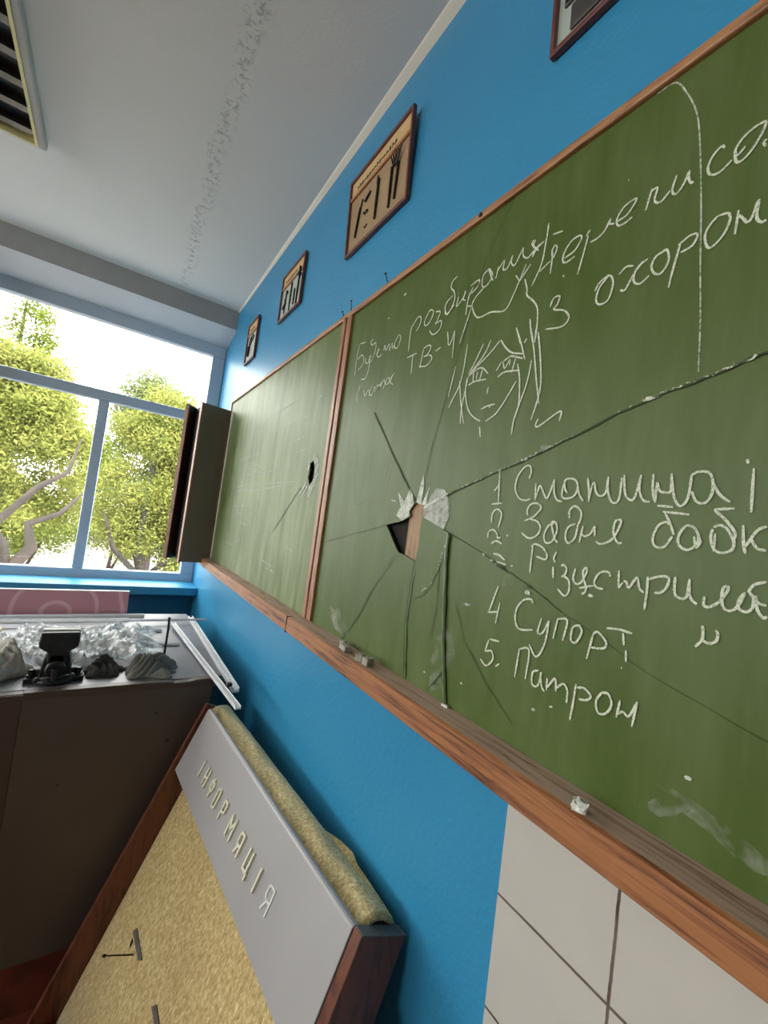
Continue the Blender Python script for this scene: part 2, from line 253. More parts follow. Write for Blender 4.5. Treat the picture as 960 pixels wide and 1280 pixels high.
CHALK = [
("chalk_word", "white chalk handwriting, Будемо", "11514,20930 11177,20876|11553,20921 11616,20535 11604,19938|11546,20431 11322,20515 11168,20389 11158,20201 11447,20068|11046,20376 11000,20200 10834,20155 10773,20360|10773,20360 10767,19896 10905,19688 11151,19726|10702,20821 10843,20785 10734,20650 10555,20676 10502,20461 10619,20197 10752,20133 10815,20231 10697,20359|10415,20259 10298,20362 10346,20415 10382,20269 10269,20159 10085,20203|10036,20285 10002,20428 9905,20247 9796,20403 9713,20191 9625,20369 9567,20203 9484,20307|9345,20520 9493,20347 9456,20189 9327,20168 9233,20375 9314,20517"),
("chalk_word", "white chalk handwriting, станок", "11141,19539 11262,19235 11215,19062|10897,19364 10760,19135 10609,19283 10482,19080|10411,19377 10503,19162 10371,19077 10248,19303 10207,19140|10119,19351 10153,19205|10136,19278 9936,19310|9941,19386 9948,19218 9822,19396 9723,19262 9826,19136|9661,19414 9688,19254 9584,19231 9519,19363 9626,19406|9398,19389 9512,19196|9320,19460 9505,19305 9312,19152"),
("chalk_word", "white chalk handwriting, роз at the start of the long word", "8791,20549 8804,20343 8794,19904|8783,20511 8572,20698 8430,20664 8421,20490 8554,20348|8123,20685 8249,20497 8185,20358 8019,20416 7934,20615 8052,20708 8123,20685|7855,20585 7674,20518 7737,20348 7794,20272 7607,20286 7577,20133 7699,20031 7870,20039 7997,20178|7525,20588 7441,20384 7312,20414 7197,20509"),
("chalk_word", "white chalk handwriting, ТВ-4", "8815,19736 8399,19738|8561,19734 8541,19252|8141,19763 8206,19318|8145,19781 7947,19803 7854,19711 7975,19568 8102,19571|8102,19571 7843,19530 7771,19414 7946,19300 8241,19360|7658,19573 7479,19614|7309,19918 7249,19714 7231,19616 7161,19595 7060,19865|7060,19865 7032,19241"),
("chalk_word", "white chalk handwriting, бирати ending of the long word", "7192,21170 7353,21112 7376,20963 7251,20824 7211,20599 7343,20371 7475,20402 7494,20640 7288,20751|7075,20647 7106,20420 6898,20576 6870,20682 6910,20513 6832,20465|6643,20670 6744,20480 6771,20109|6721,20736 6485,20765 6485,20635 6687,20540|6213,20883 6366,20809 6371,20587 6238,20530 6102,20691 6235,20893 6113,20633 6062,20564|5965,20815 5991,20610|5970,20724 5821,20869 5832,20691 5716,20668 5620,20877|5620,20877 5635,20735 5532,20641 5378,20904|5378,20904 5354,20732 5257,20641 5192,20652 5104,20722|5148,20930 5171,20856 5016,20664|4937,20777 5073,20735 5137,20611"),
("chalk_drawing", "white chalk drawing outline of a head top and hair", "6318,20516 6531,20394 6589,20222 6387,19914 6016,19894 5658,19790 5492,20006 5372,20261|5372,20261 5257,20526|5481,20411 5370,20246|5151,20476 5370,20246|5250,20236 5169,20016 5150,19881 4980,19701 4875,19510 4845,19173 4855,18906|5018,19397 4969,19160 4886,18902|6613,20231 6848,19505|6759,20303 6616,20248|5306,19330 5173,18990"),
("chalk_drawing", "white chalk drawing girl face with long hair", "6589,19405 6653,18632 6953,18111|6884,19008 6998,18355|6695,18641 6569,18157 6407,17681|6443,18668 6528,18037 6508,17696|6478,18648 6468,18363 6348,18005 6162,17796 5943,17668|5800,17647 5565,17753 5375,17973 5163,18289|6116,19275 6314,18916 6438,18751|5924,19283 6074,19016 6398,18741|5675,19205 5963,18984 6433,18722|5660,19213 5537,19045 5355,18876 5070,18770|5314,19333 5162,19007 5026,18659|5526,18758 5375,18806 5279,18779 5073,18684|5682,18604 5574,18758|5541,18749 5470,18602 5384,18758|5242,18731 5297,18483|5628,18474 5491,18531 5333,18517 5116,18480|5366,18740 5366,18639|6445,18682 6251,18760 6070,18769 5884,18602|6413,18492 6212,18530 5921,18503|6302,18731 6285,18519|6188,18717 6200,18569|6049,18750 6115,18494|5840,18326 5854,18196|5965,17911 5797,17948 5612,17948|5883,17950 5888,17911|5746,17952 5738,17898|5180,18615 5094,18322 5044,17874 5083,17638|4897,18348 4946,18095 5106,17593 5123,17304|4975,19217 4839,18740 4730,18237 4613,17771|4805,19087 4706,18654 4627,18166 4650,17847 4739,17514|4858,19177 4856,18960|5036,19042 5084,18970|4592,17514 4630,17405 4548,17383 4186,17572 4182,17408|5943,17562 5889,17344|4877,18606 4901,18277"),
("chalk_word", "white chalk handwriting, first letters of the word Перепис", "4853,21087 4860,20833 4908,20365 5072,20019|5108,20914 5136,20802 5003,20659|4908,20784 5052,20709 5137,20600|4737,20816 4537,20768|4656,20593 4711,20513 4677,20352 4617,20489 4641,20573|4691,20454 4695,20085|4727,20328 4931,20229|4446,20240 4258,20285 4159,20438 4202,20506 4342,20489 4459,20339 4467,20203 4398,20147 4244,20176|4019,20509 4077,20429|4042,20422 4104,20074 4156,19830|3993,20285 3863,20293 3764,20359 3687,20509|3687,20509 3699,20430 3623,20388|3583,20397 3429,20424 3321,20575 3362,20611 3502,20571 3587,20431 3555,20319 3455,20305 3354,20340|4433,19931 4405,19908"),
("chalk_word", "white chalk handwriting, larger letters ending at the right edge of the board", "3110,20621 3168,20328|3131,20579 3035,20587 3058,20452 3039,20373 2965,20342 2859,20435|2798,20618 2836,20420 2783,20336 2703,20414 2643,20579|2643,20579 2643,20465 2604,20376 2584,20388|2266,20616 2298,20663 2389,20593 2428,20459 2389,20347 2290,20318 2175,20395|1864,20666 1957,20669 2075,20618 2147,20506 2122,20417 2047,20481|1863,20654 1896,20531 1972,20403 2053,20322 2125,20337 2155,20488|1847,20427 1870,20398 1849,20338|3477,20982 3463,20982"),
("chalk_word", "white chalk handwriting, охорон", "3629,19573 3754,19514 3819,19406|3626,19553 3745,19433 3782,19256 3713,19153 3586,19178 3535,19382 3569,19528 3648,19582|3460,19516 3362,19582 3257,19551|3415,19257 3342,19227 3257,19389 3127,19561|3063,19565 3201,19489 3234,19325 3143,19231 3022,19301|2834,19573 2952,19546 3003,19432 2960,19308 2865,19265 2788,19398 2818,19566 2879,19579|2661,19586 2718,19265 2753,19013|2649,19447 2514,19478 2471,19601 2554,19629 2688,19567|2151,19706 2274,19715 2378,19583 2364,19417 2307,19340 2190,19435 2131,19602 2151,19706|2054,19680 2067,19384|2049,19617 1998,19542 1959,19475 1916,19510 1874,19692|1864,19701 1870,19484 1821,19398 1778,19403"),
("chalk_word", "white chalk handwriting, lone letter З", "4618,19461 4564,19589 4448,19584 4477,19449 4538,19388 4322,19286 4224,19127 4333,19023 4663,19081"),
("chalk_numeral", "white chalk numeral 1 in front of the first list entry", "5287,16607 5239,16072|5272,16401 5370,16278|5394,16042 5152,16066"),
("chalk_word", "white chalk handwriting, Станина", "4634,16490 4605,16604 4650,16709 4754,16689 4874,16537 4899,16328 4806,16170 4674,16120 4557,16147|4490,16410 4465,16123|4463,16148 4410,16359 4362,16321 4272,16174 4220,16198 4146,16463|4146,16463 4129,16270 4065,16139 3970,16110|3897,16246 3944,16316 3959,16434 3886,16467 3784,16441 3735,16337 3779,16200 3899,16157 3981,16199 3979,16387|3738,16359 3697,16223 3626,16122|3591,16469 3550,16267 3536,16112|3539,16134 3520,16311 3485,16399 3447,16266 3384,16201 3302,16244 3285,16480|3285,16480 3277,16308 3229,16159 3170,16101 3104,16160 3094,16452|3068,16493 3032,16243 2964,16151 2899,16182 2847,16485|2847,16485 2856,16323 2825,16203 2772,16133 2707,16128|2697,16489 2686,16282 2643,16116|2641,16125 2642,16379 2605,16271 2533,16246 2476,16270 2484,16489|2484,16489 2450,16261 2405,16129 2343,16078 2281,16186 2265,16462|2265,16462 2198,16496 2091,16482 2046,16382 2042,16240 2078,16143 2136,16115 2200,16150 2248,16259|2045,16364 1969,16223 1864,16134"),
("chalk_numeral", "white chalk numeral 2 in front of the second list entry", "5340,15699 5348,15864 5256,15955 5143,15899 5140,15765 5171,15628|5386,15422 5385,15532 5285,15580 5188,15519 5159,15441 5093,15460|4967,15511 4931,15492"),
("chalk_word", "white chalk handwriting, Задня", "4578,15869 4592,15969 4530,16059 4415,16074 4335,16014 4381,15926 4484,15836 4626,15778|4510,15809 4375,15779 4305,15686 4345,15561 4496,15494 4658,15574|4058,15773 4158,15719 4220,15571 4178,15455 4072,15477 4001,15636 4031,15774 4110,15770 4028,15540 3967,15475|3812,15855 3826,15969 3749,16045 3644,15976 3631,15864 3665,15750 3691,15569 3791,15481 3847,15578 3820,15718 3705,15782|3583,15756 3613,15509|3593,15644 3542,15604 3456,15655 3406,15767|3406,15767 3389,15617|3367,15554 3308,15517 3205,15548 3111,15640 3042,15851 3113,15858 3134,15763 3123,15660 3062,15562 3002,15564"),
("chalk_numeral", "white chalk numeral 3 in front of the third list entry", "5298,15320 5185,15385 5042,15346|5218,15153 5079,15143 4952,15080|5146,15028 4907,15000|4792,14990 4763,15007"),
("chalk_word", "white chalk handwriting, letter і at the right edge", "1746,16619 1733,16567|1682,16514 1670,16025"),
("chalk_word", "white chalk handwriting, бабк cut by the right edge", "2613,16077 2432,16063|2542,16003 2247,15976|2519,15994 2448,15865 2393,15719|2408,15699 2487,15561 2591,15560 2627,15662 2580,15819 2499,15871 2446,15846|2267,15848 2330,15743 2335,15614 2242,15550 2154,15614 2133,15722 2188,15826 2267,15848|2179,15719 2153,15596|2135,15740 2112,15653 2151,15578|2005,16047 1817,16062|2004,16039 1890,15931 1798,15801 1793,15734 1825,15723|1995,15838 1941,15868 1868,15830 1797,15700 1809,15598 1902,15554 1976,15597 2014,15715 2001,15821|1975,15770 1973,15563|1727,15881 1709,15675 1685,15571|1693,15644 1638,15764 1593,15841 1528,15877|1656,15746 1591,15639 1516,15623"),
("chalk_word", "white chalk handwriting, Різцетримач", "4406,15376 4405,15156 4404,14936|4433,15361 4368,15412 4221,15371 4125,15263 4156,15188 4313,15216|3962,15334 4001,15231 3967,15166|3997,15097 3974,14922|3859,15124 3824,15151 3769,15103 3782,15011 3839,14968|3804,14985 3711,14933 3692,14781 3755,14697 3879,14779|3626,15124 3645,14988 3600,14908 3511,14945 3450,15107 3467,15158 3506,15098 3480,14972|3482,14994 3434,14873 3449,14806 3491,14776|3535,14854 3328,14924|3113,15087 3128,15136 3202,15145 3282,15090 3324,14978 3283,14911 3186,14902|3002,15186 2987,14956|2987,14956 2937,15035|5219,15158 5079,15148 4934,15074|2929,15057 2890,15053 2854,14981 2766,15134 2725,15005 2666,14954|2638,15164 2631,14965 2640,14744|2634,15127 2520,15184 2403,15193 2409,15082 2469,14997 2544,14978|2331,15214 2322,15025 2270,14972 2194,14997 2181,15212|2181,15212 2166,15038 2130,14966 2082,14936|2017,15041 2016,14938 1951,14936 1860,15031 1803,15168 1832,15188 1855,15141 1851,15000 1798,14928 1721,14971 1656,15139|1657,15155 1707,15047 1695,14968 1629,14951 1583,15010 1579,15122|1632,15160 1588,15248 1488,15298|1626,15169 1538,15067 1471,15054|1568,15140 1546,15002 1491,14921 1463,14943"),
("chalk_word", "white chalk handwriting, lone letter н under the long entry", "2011,14708 1997,14626 2005,14539 2059,14451|2005,14547 1932,14527 1872,14569 1858,14648 1882,14691"),
("chalk_numeral", "white chalk numeral 4 in front of the fourth list entry", "5012,14616 5156,14133|5177,14122 4945,14182|4937,14349 4978,13977"),
("chalk_word", "white chalk handwriting, Супорт", "4281,14474 4324,14526 4467,14481 4578,14315 4578,14126 4476,14012 4224,14064|4094,14276 4135,14058 4049,14066 3959,14280|3959,14280 3983,13953 4057,13741 4137,13686 4264,13826|3819,14344 3860,14032|3819,14338 3663,14354 3703,14049|3451,14339 3563,14282 3576,14099 3494,14082 3426,14250 3479,14332|3258,14270 3314,13908|3258,14270 3195,14313 3077,14216 3093,14121 3278,14078|3084,14395 2920,14421 2754,14413|2867,14390 2839,14236|2809,14183 2794,14040|2845,13944 2833,13945"),
("chalk_numeral", "white chalk numeral 5 in front of the fifth list entry", "5062,13683 4850,13701|5082,13667 5136,13451|5136,13451 4989,13497 4946,13363 5077,13221 5223,13290|4868,13275 4796,13348"),
("chalk_word", "white chalk handwriting, Патрон", "4433,13715 4461,13245|4432,13706 4251,13740 4261,13286|4042,13497 4138,13434 4131,13260 4028,13269 3989,13487|4005,13481 3963,13294 3903,13225|3882,13438 3874,13256|3864,13302 3771,13464 3736,13435 3719,13302|3724,13342 3613,13453 3542,13370 3537,13209|3426,13522 3438,13250 3460,13000|3406,13476 3296,13505 3199,13438 3251,13365 3361,13334|3056,13546 3120,13406 3078,13270 2977,13301 2916,13438 2966,13555 3056,13546|2815,13541 2840,13310|2832,13351 2766,13415 2692,13387 2609,13601|2609,13601 2645,13277|3798,13046 3746,13068"),
]
FAINT_CHALK = """24056,18175 19657,18311|22806,17837 20170,17875|22506,17695 19729,17706|22536,17541 19832,17545|22355,17409 19595,17422|22712,17238 18675,17269 15856,17370|24316,16639 20361,16722 15480,16712|24033,16373 22747,16460 20594,16412 15453,16644|24724,17114 25077,15669 25125,13714|24937,16345 25581,15110 26627,14149|23202,17288 23175,15958|24108,15622 23082,15582|23091,16022 22764,15651 21866,15671|22873,15213 22429,15260|22355,14714 21026,14704|21941,14588 21991,13866 22978,13714|25160,13543 23091,13485|17904,15553 17968,13426|16806,14770 16480,13852|17946,13379 16508,13262|17269,13127 16373,13118|15429,14220 14600,14114|19765,16268 20046,15320|15532,17488 15657,16534|21384,15976 21588,15558|22320,12807 22379,12498|19525,13173 19495,12746|19935,19994 19802,17862|18983,19918 16416,20098|17915,19142 15036,19217|16806,18323 14832,18425|14247,19683 13891,19847|15585,17884 14512,17941|8681,16078 8460,16062|5788,14133 5606,14150"""
DARK_SCRATCH = """9949,16028 10415,15950 10646,16527 10781,17562|9728,17465 9921,17205 9844,16648|9162,17151 9315,16301|8813,17126 8998,15978|8970,17072 9178,16235|10447,15807 10258,15636"""

FZ = -0.18
# ------------------------------------------------------------ mesh helpers (all shapes given in world metres)
class MB:
    def __init__(s): s.v = []; s.f = []; s.mi = []
    def add(s, vs, fs, mi=0):
        o = len(s.v); s.v += [tuple(p) for p in vs]; s.f += [tuple(o+i for i in f) for f in fs]; s.mi += [mi]*len(fs); return s
    def hexa(s, p, mi=0):   # 8 corners: bottom 0-3 ccw, top 4-7
        return s.add(p, [(0,3,2,1),(4,5,6,7),(0,1,5,4),(1,2,6,5),(2,3,7,6),(3,0,4,7)], mi)
    def box(s, x0, x1, y0, y1, z0, z1, mi=0):
        return s.hexa([(x0,y0,z0),(x1,y0,z0),(x1,y1,z0),(x0,y1,z0),(x0,y0,z1),(x1,y0,z1),(x1,y1,z1),(x0,y1,z1)], mi)
    def obox(s, o, a, b, c, mi=0):  # corner o and three edge vectors
        o, a, b, c = map(Vector, (o, a, b, c))
        return s.hexa([o, o+a, o+a+b, o+b, o+c, o+a+c, o+a+b+c, o+b+c], mi)
    def tube(s, p0, p1, r0, r1=None, n=14, mi=0, caps=True):
        return s.path([p0, p1], [r0, r0 if r1 is None else r1], n, mi, caps)
    def path(s, pts, rad, n=10, mi=0, caps=True):
        pts = [Vector(p) for p in pts]
        if isinstance(rad, (int, float)): rad = [rad]*len(pts)
        vs = []; ref = None
        for i, p in enumerate(pts):
            t = (pts[min(i+1, len(pts)-1)] - pts[max(i-1, 0)]).normalized()
            if ref is None: ref = t.orthogonal()
            a = (ref - t*ref.dot(t)).normalized(); b = t.cross(a); ref = a
            for k in range(n):
                w = 2*math.pi*k/n; vs.append(p + (a*math.cos(w)+b*math.sin(w))*rad[i])
        fs = [(i*n+k, i*n+(k+1) % n, (i+1)*n+(k+1) % n, (i+1)*n+k) for i in range(len(pts)-1) for k in range(n)]
        if caps: fs += [tuple(reversed(range(n))), tuple((len(pts)-1)*n+k for k in range(n))]
        return s.add(vs, fs, mi)
    def lathe(s, c, prof, n=24, axis='z', mi=0):   # prof: (radius, height)
        vs = []
        for r, h in prof:
            for k in range(n):
                w = 2*math.pi*k/n; a, b = r*math.cos(w), r*math.sin(w)
                vs.append({'z': (c[0]+a, c[1]+b, c[2]+h), 'y': (c[0]+a, c[1]+h, c[2]+b), 'x': (c[0]+h, c[1]+a, c[2]+b)}[axis])
        m = len(prof)
        fs = [(i*n+k, i*n+(k+1) % n, (i+1)*n+(k+1) % n, (i+1)*n+k) for i in range(m-1) for k in range(n)]
        fs += [tuple(reversed(range(n))), tuple((m-1)*n+k for k in range(n))]
        return s.add(vs, fs, mi)
    def prism(s, poly, off, mi=0):  # planar polygon (3d points) pushed by off
        off = Vector(off); n = len(poly); vs = [Vector(p) for p in poly]; vs += [p+off for p in vs]
        return s.add(vs, [tuple(reversed(range(n))), tuple(range(n, 2*n))] + [(i, (i+1) % n, n+(i+1) % n, n+i) for i in range(n)], mi)
    def build(s, name, mat, parent=None, bevel=0, smooth=False, seg=2):
        me = bpy.data.meshes.new(name); me.from_pydata(s.v, [], s.f)
        mats = mat if isinstance(mat, (list, tuple)) else [mat]
        for q in mats: me.materials.append(q)
        if len(mats) > 1: me.polygons.foreach_set('material_index', s.mi)
        bm = bmesh.new(); bm.from_mesh(me); bmesh.ops.recalc_face_normals(bm, faces=bm.faces); bm.to_mesh(me); bm.free()
        o = bpy.data.objects.new(name, me); C.objects.link(o)
        if parent is not None:
            o.parent = parent
            off = Vector((0, 0, 0)); q = parent
            while q is not None: off += q.location; q = q.parent
            me.transform(Matrix.Translation(-off))
        if smooth: me.polygons.foreach_set('use_smooth', [True]*len(me.polygons))
        if bevel:
            md = o.modifiers.new('bevel', 'BEVEL'); md.width = bevel; md.segments = seg; md.limit_method = 'ANGLE'; md.angle_limit = math.radians(35)
        return o
def tag(o, label, cat, group=None, kind=None):
    o['label'] = label; o['category'] = cat
    if group: o['group'] = group
    if kind: o['kind'] = kind
    return o
def thing(name, loc, label, cat, group=None):
    o = bpy.data.objects.new(name, None); C.objects.link(o); o.location = loc; o.empty_display_size = 0.05
    return tag(o, label, cat, group)
def struct(name, mb, mat, label=None, **kw):
    o = mb.build(name, mat, **kw); o['kind'] = 'structure'
    if label: o['label'] = label; o['category'] = name.split('_')[0]
    return o

# ------------------------------------------------------------ room shell
ZC = 2.946            # ceiling
YW = 3.42             # window plane
struct('floor', MB().box(-6.2, 0.2, -4.2, 3.7, FZ-0.12, FZ), M['floor'], 'dark red-brown painted board floor')
struct('ceiling', MB().box(-6.2, 0.2, -4.2, 3.75, ZC, ZC+0.2), M['ceiling'], 'pale grey plaster ceiling with a flaking crack')
struct('wall_right', MB().box(0, 0.2, -4.2, 3.75, FZ, ZC), M['blue'], 'glossy blue painted wall behind the chalkboard')
w = MB(); w.box(-6.2, -6.0, -4.2, 3.75, FZ, 1.35); w.box(-6.2, -6.0, -4.2, 3.75, 2.72, ZC)
for a_, b_ in ((-4.2, -1.3), (.75, 1.0), (3.05, 3.75)): w.box(-6.2, -6.0, a_, b_, 1.35, 2.72)
struct('wall_left', w, M['wall'])
struct('wall_back', MB().box(-6.0, 0, -4.2, -4.0, FZ, ZC), M['wall'])
w = MB()
Z_SILL = W(0, 0, -0.94).z; Z_HEAD = W(0, 0, 2.007).z
WIN = [(-1.46, 0.0), (-3.7, -1.75), (-5.9, -4.0)]
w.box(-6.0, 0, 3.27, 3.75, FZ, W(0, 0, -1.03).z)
struct('wall_window', w, M['blue_dark'], 'teal wall under the window sill, its shade put into the paint colour')
w = MB(); w.box(-1.75, -1.46, 3.16, 3.75, Z_SILL, W(0, 0, 2.14).z-.001); w.box(-4.0, -3.7, 3.16, 3.75, Z_SILL, W(0, 0, 2.14).z-.001); w.box(-6.0, -5.9, 3.16, 3.75, Z_SILL, W(0, 0, 2.14).z-.001)
struct('wall_window_pier', w, M['wall'])
# dropped beam with a sloping white soffit down to the window head
zb = W(0, 0, 2.14).z; yb = 5.25*K
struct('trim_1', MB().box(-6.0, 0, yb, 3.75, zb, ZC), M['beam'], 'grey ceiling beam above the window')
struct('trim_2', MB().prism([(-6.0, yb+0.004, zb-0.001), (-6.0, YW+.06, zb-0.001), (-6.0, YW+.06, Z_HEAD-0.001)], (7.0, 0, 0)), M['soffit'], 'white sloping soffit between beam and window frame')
zw = W(0, 0, 2.30).z
struct('trim_3', MB().hexa([(-0.0005, -4.0, zw), (0.01, -4.0, zw), (0.01, yb, zw+.03), (-0.0005, yb, zw+.03), (-0.075, -4.0, ZC+.002), (0.01, -4.0, ZC+.002), (0.01, yb, ZC+.002), (-0.010, yb, ZC+.002)]), M['cream'], 'cream plaster cove between the blue wall and the ceiling')
struct('trim_5', MB().box(-0.003, 0, -1.6, 0.738*K, FZ, W(0, 0, -0.60).z), M['tile'], 'square white wall tiles with dark joints below the chalk tray')
struct('trim_6', MB().box(-6.0, 0, 5.23*K, YW-0.02, W(0, 0, -1.03).z, Z_SILL), M['blue_sill'], 'bright blue painted window sill', bevel=0.006)

def window(idx, x0, x1, mull, label):
    y0, y1 = YW-0.012, YW+0.05
    root = bpy.data.objects.new('window_%d' % idx, None); C.objects.link(root); root.location = ((x0+x1)/2, YW, Z_SILL)
    root['kind'] = 'structure'; root['label'] = label; root['category'] = 'window'
    u = lambda z: W(0, 0, z).z
    fr = MB(); fw = 0.056
    fr.box(x0, x1, y0, y1, u(1.90), Z_HEAD+.02); fr.box(x0, x1, y0, y1, Z_SILL-.01, u(-0.845))
    fr.box(x1-.09 if idx == 1 else x1-fw, x1, y0, y1, u(-0.845), u(1.9)); fr.box(x0, x0+fw, y0, y1, u(-0.845), u(1.9))
    fr.build('window_frame', M['frame_white'], root, bevel=0.006)
    MB().box(x0+fw, x1-(.09 if idx == 1 else fw), y0+.004, y1-.004, u(1.03), u(1.147)).build('transom', M['frame_white'], root, bevel=0.008)
    for m_ in mull: MB().box(m_-.031, m_+.031, y0+.004, y1-.004, u(-0.845), u(1.03)).build('mullion', M['frame_white'], root, bevel=0.008)
    xs = [x0+fw-.008] + list(mull) + [x1-fw+.008]
    for a, b in zip(xs[:-1], xs[1:]): MB().box(a+(.02 if a in mull else 0), b-(.02 if b in mull else 0), YW+.016, YW+.022, u(-0.86), u(1.04)).build('pane', M['pane'], root)
    MB().box(x0+fw-.008, x1-fw+.008, YW+.016, YW+.022, u(1.14), u(1.91)).build('pane', M['pane'], root)
    lt = bpy.data.lights.new('window_portal', 'AREA'); lo = bpy.data.objects.new('window_portal', lt); C.objects.link(lo)
    lt.shape = 'RECTANGLE'; lt.size = x1-x0; lt.size_y = Z_HEAD-Z_SILL; lt.cycles.is_portal = True
    lo.location = ((x0+x1)/2, YW+.09, (Z_HEAD+Z_SILL)/2); lo.rotation_euler = (-math.pi/2, 0, 0)
window(1, *WIN[0], [-.709], 'window with blue-grey frame beside the chalkboard wall')
window(2, *WIN[1], [-2.4, -3.05], 'unseen second window added for light further left along the same wall')  # this window and the next are out of view, added for interior light
window(3, *WIN[2], [-4.6, -5.3], 'unseen third window added for light further left along the same wall')
for n_, (a_, b_) in enumerate(((-1.3, .75), (1.0, 3.05))):  # unseen windows added to raise the fill light in the room
    root = bpy.data.objects.new('window_%d' % (4+n_), None); C.objects.link(root); root.location = (-6.1, (a_+b_)/2, 1.35)
    root['kind'] = 'structure'; root['label'] = 'unseen tall window added for light in the wall across the room, number %d from the back' % (n_+1); root['category'] = 'window'
    fr = MB(); fr.box(-6.12, -6.06, a_, b_, 1.35, 1.41); fr.box(-6.12, -6.06, a_, b_, 2.66, 2.72); fr.box(-6.12, -6.06, a_, a_+.06, 1.41, 2.66); fr.box(-6.12, -6.06, b_-.06, b_, 1.41, 2.66); fr.box(-6.12, -6.06, (a_+b_)/2-.03, (a_+b_)/2+.03, 1.41, 2.66)
    fr.build('window_frame', M['frame_white'], root)
    for c_, d_ in ((a_+.05, (a_+b_)/2-.02), ((a_+b_)/2+.02, b_-.05)): MB().box(-6.095, -6.089, c_, d_, 1.40, 2.67).build('pane', M['pane'], root)
    lt = bpy.data.lights.new('window_portal', 'AREA'); lo = bpy.data.objects.new('window_portal', lt); C.objects.link(lo)
    lt.shape = 'RECTANGLE'; lt.size = 1.37; lt.size_y = b_-a_; lt.cycles.is_portal = True
    lo.location = (-6.14, (a_+b_)/2, 2.035); lo.rotation_euler = (0, -math.pi/2, 0)
struct('ground', MB().box(-40, 40, 3.8, 70, -3.4, -3.2), M['ground'], 'pale paving seen below the trees outside')

# ------------------------------------------------------------ chalkboard
YE = 2.83             # far (left) end of the board
YN = -0.75            # near end, beyond the right of the picture
YM0, YM1 = 1.226, 1.284
ZT = 1.2186; ZI = 2.212; ZO = 2.229
XB = -0.018
board = thing('chalkboard', (0, 1.0, ZT), 'large cracked green chalkboard covered in chalk writing, on the blue wall', 'chalkboard')
MB().box(-0.003, 0, YN, YE, ZT, ZO-.004).build('cavity_shade_sheet', M['cavity'], board)  # added dark sheet that paints the cavity shade behind the holes
MB().box(-0.0125, -0.003, 0.735, 0.792, ZT, ZI).build('batten', M['batten'], board)['label'] = 'bare brown wooden batten seen through the broken hole'
def slab(name, poly, mat, tilt=(0, 0, 0), t=0.005, x=XB):
    yc = sum(p[0] for p in poly)/len(poly); zc = sum(p[1] for p in poly)/len(poly)
    d = lambda y, z: x + tilt[0] + tilt[1]*(y-yc) + tilt[2]*(z-zc)
    m = MB(); m.prism([(d(y, z), y, z) for y, z in poly], (t, 0, 0), 0)
    return m.build(name, mat, board)
H = [(.8764,1.5459),(.811,1.5594),(.782,1.572),(.7875,1.583),(.7727,1.600),(.7645,1.604),(.7338,1.5956),(.7347,1.572),(.737,1.5436),(.7358,1.508),(.7426,1.4717),(.79,1.482),(.8138,1.485)]
c2 = [(.7459,1.5989),(.743,1.655),(.7348,1.727),(.6863,1.9167),(.6352,2.1135),(.594,2.18),(.575,ZI)]
c3 = [(.7338,1.5956),(.6812,1.6156),(.5652,1.6544),(.4873,1.6785),(.3867,1.7132),(.3282,1.7376),(.2678,1.7555),(.2085,1.7687),(.1657,1.7816),(YN,2.055)]
c4 = [(.7347,1.572),(.6403,1.5423),(.5462,1.5127),(.4981,1.4933),(.4437,1.4752),(.3762,1.4442),(.3309,1.4292),(.2604,1.4003),(.14,1.37),(YN,1.27)]
c5 = [(.8764,1.5459),(.9804,1.5222),(1.0436,1.5084),(YM0,1.467)]
c6 = [(.8138,1.485),(.9,1.3839),(.9603,1.2884),(1.0305,ZT)]
c7 = [(.7426,1.4717),(.7468,1.3946),(.7482,1.3323),(.728,ZT)]
c8 = [(.6403,1.5423),(.6406,1.5048),(.6307,1.4259),(.6183,1.3343),(.592,ZT)]
R_ = lambda l: list(reversed(l))
slab('board_shard', H[0:6]+c2+[(YM0, ZI), (YM0, 1.467)]+R_(c5)[1:-1], M['board'], (0.0004, 0, 0.0015))
slab('board_shard', c2[:1]+c3+[(YN, ZI), (.575, ZI)]+R_(c2)[1:-1], M['board'], (0, 0, 0))
slab('board_shard', c3[:1]+c4+R_(c3)[:-1], M['board'], (0.0005, 0.0, 0.0008))
slab('board_shard', c4[1:]+[(YN, ZT), (.592, ZT)]+R_(c8)[1:-1], M['board'], (0.0006, 0.0006, 0.0))
slab('board_shard', c4[:2]+c8[1:]+R_(c7)+H[8:10][::-1], M['board'], (-0.0012, 0.006, -0.010))
slab('board_shard', c7+R_(c6)+[H[11]], M['board'], (0.0004, -0.004, -0.008))
slab('board_shard', c6+[(YM0, ZT), (YM0, 1.467)]+R_(c5), M['board'], (0.0006, 0.001, -0.003))
# left panel: one sheet with a small lens-shaped hole (split in two around it)
h2 = [(1.3884,1.7452),(1.4187,1.7327),(1.4141,1.7092),(1.4195,1.6833),(1.3973,1.6511),(1.365,1.6787),(1.3673,1.7154)]
up = [(YM1, 1.7452)] + [h2[0]] + h2[1:4] + [h2[4]]
slab('board_panel', [(YM1, ZI), (YM1, 1.7452), h2[0], h2[1], h2[2], h2[3], h2[4], (1.4871,1.6405), (YE, 1.60), (YE, ZI)], M['board_far'])
slab('board_panel', [(YM1, 1.7452), (YM1, ZT), (YE, ZT), (YE, 1.60), (1.4871,1.6405), h2[4], h2[5], h2[6], h2[0]], M['board_far'])
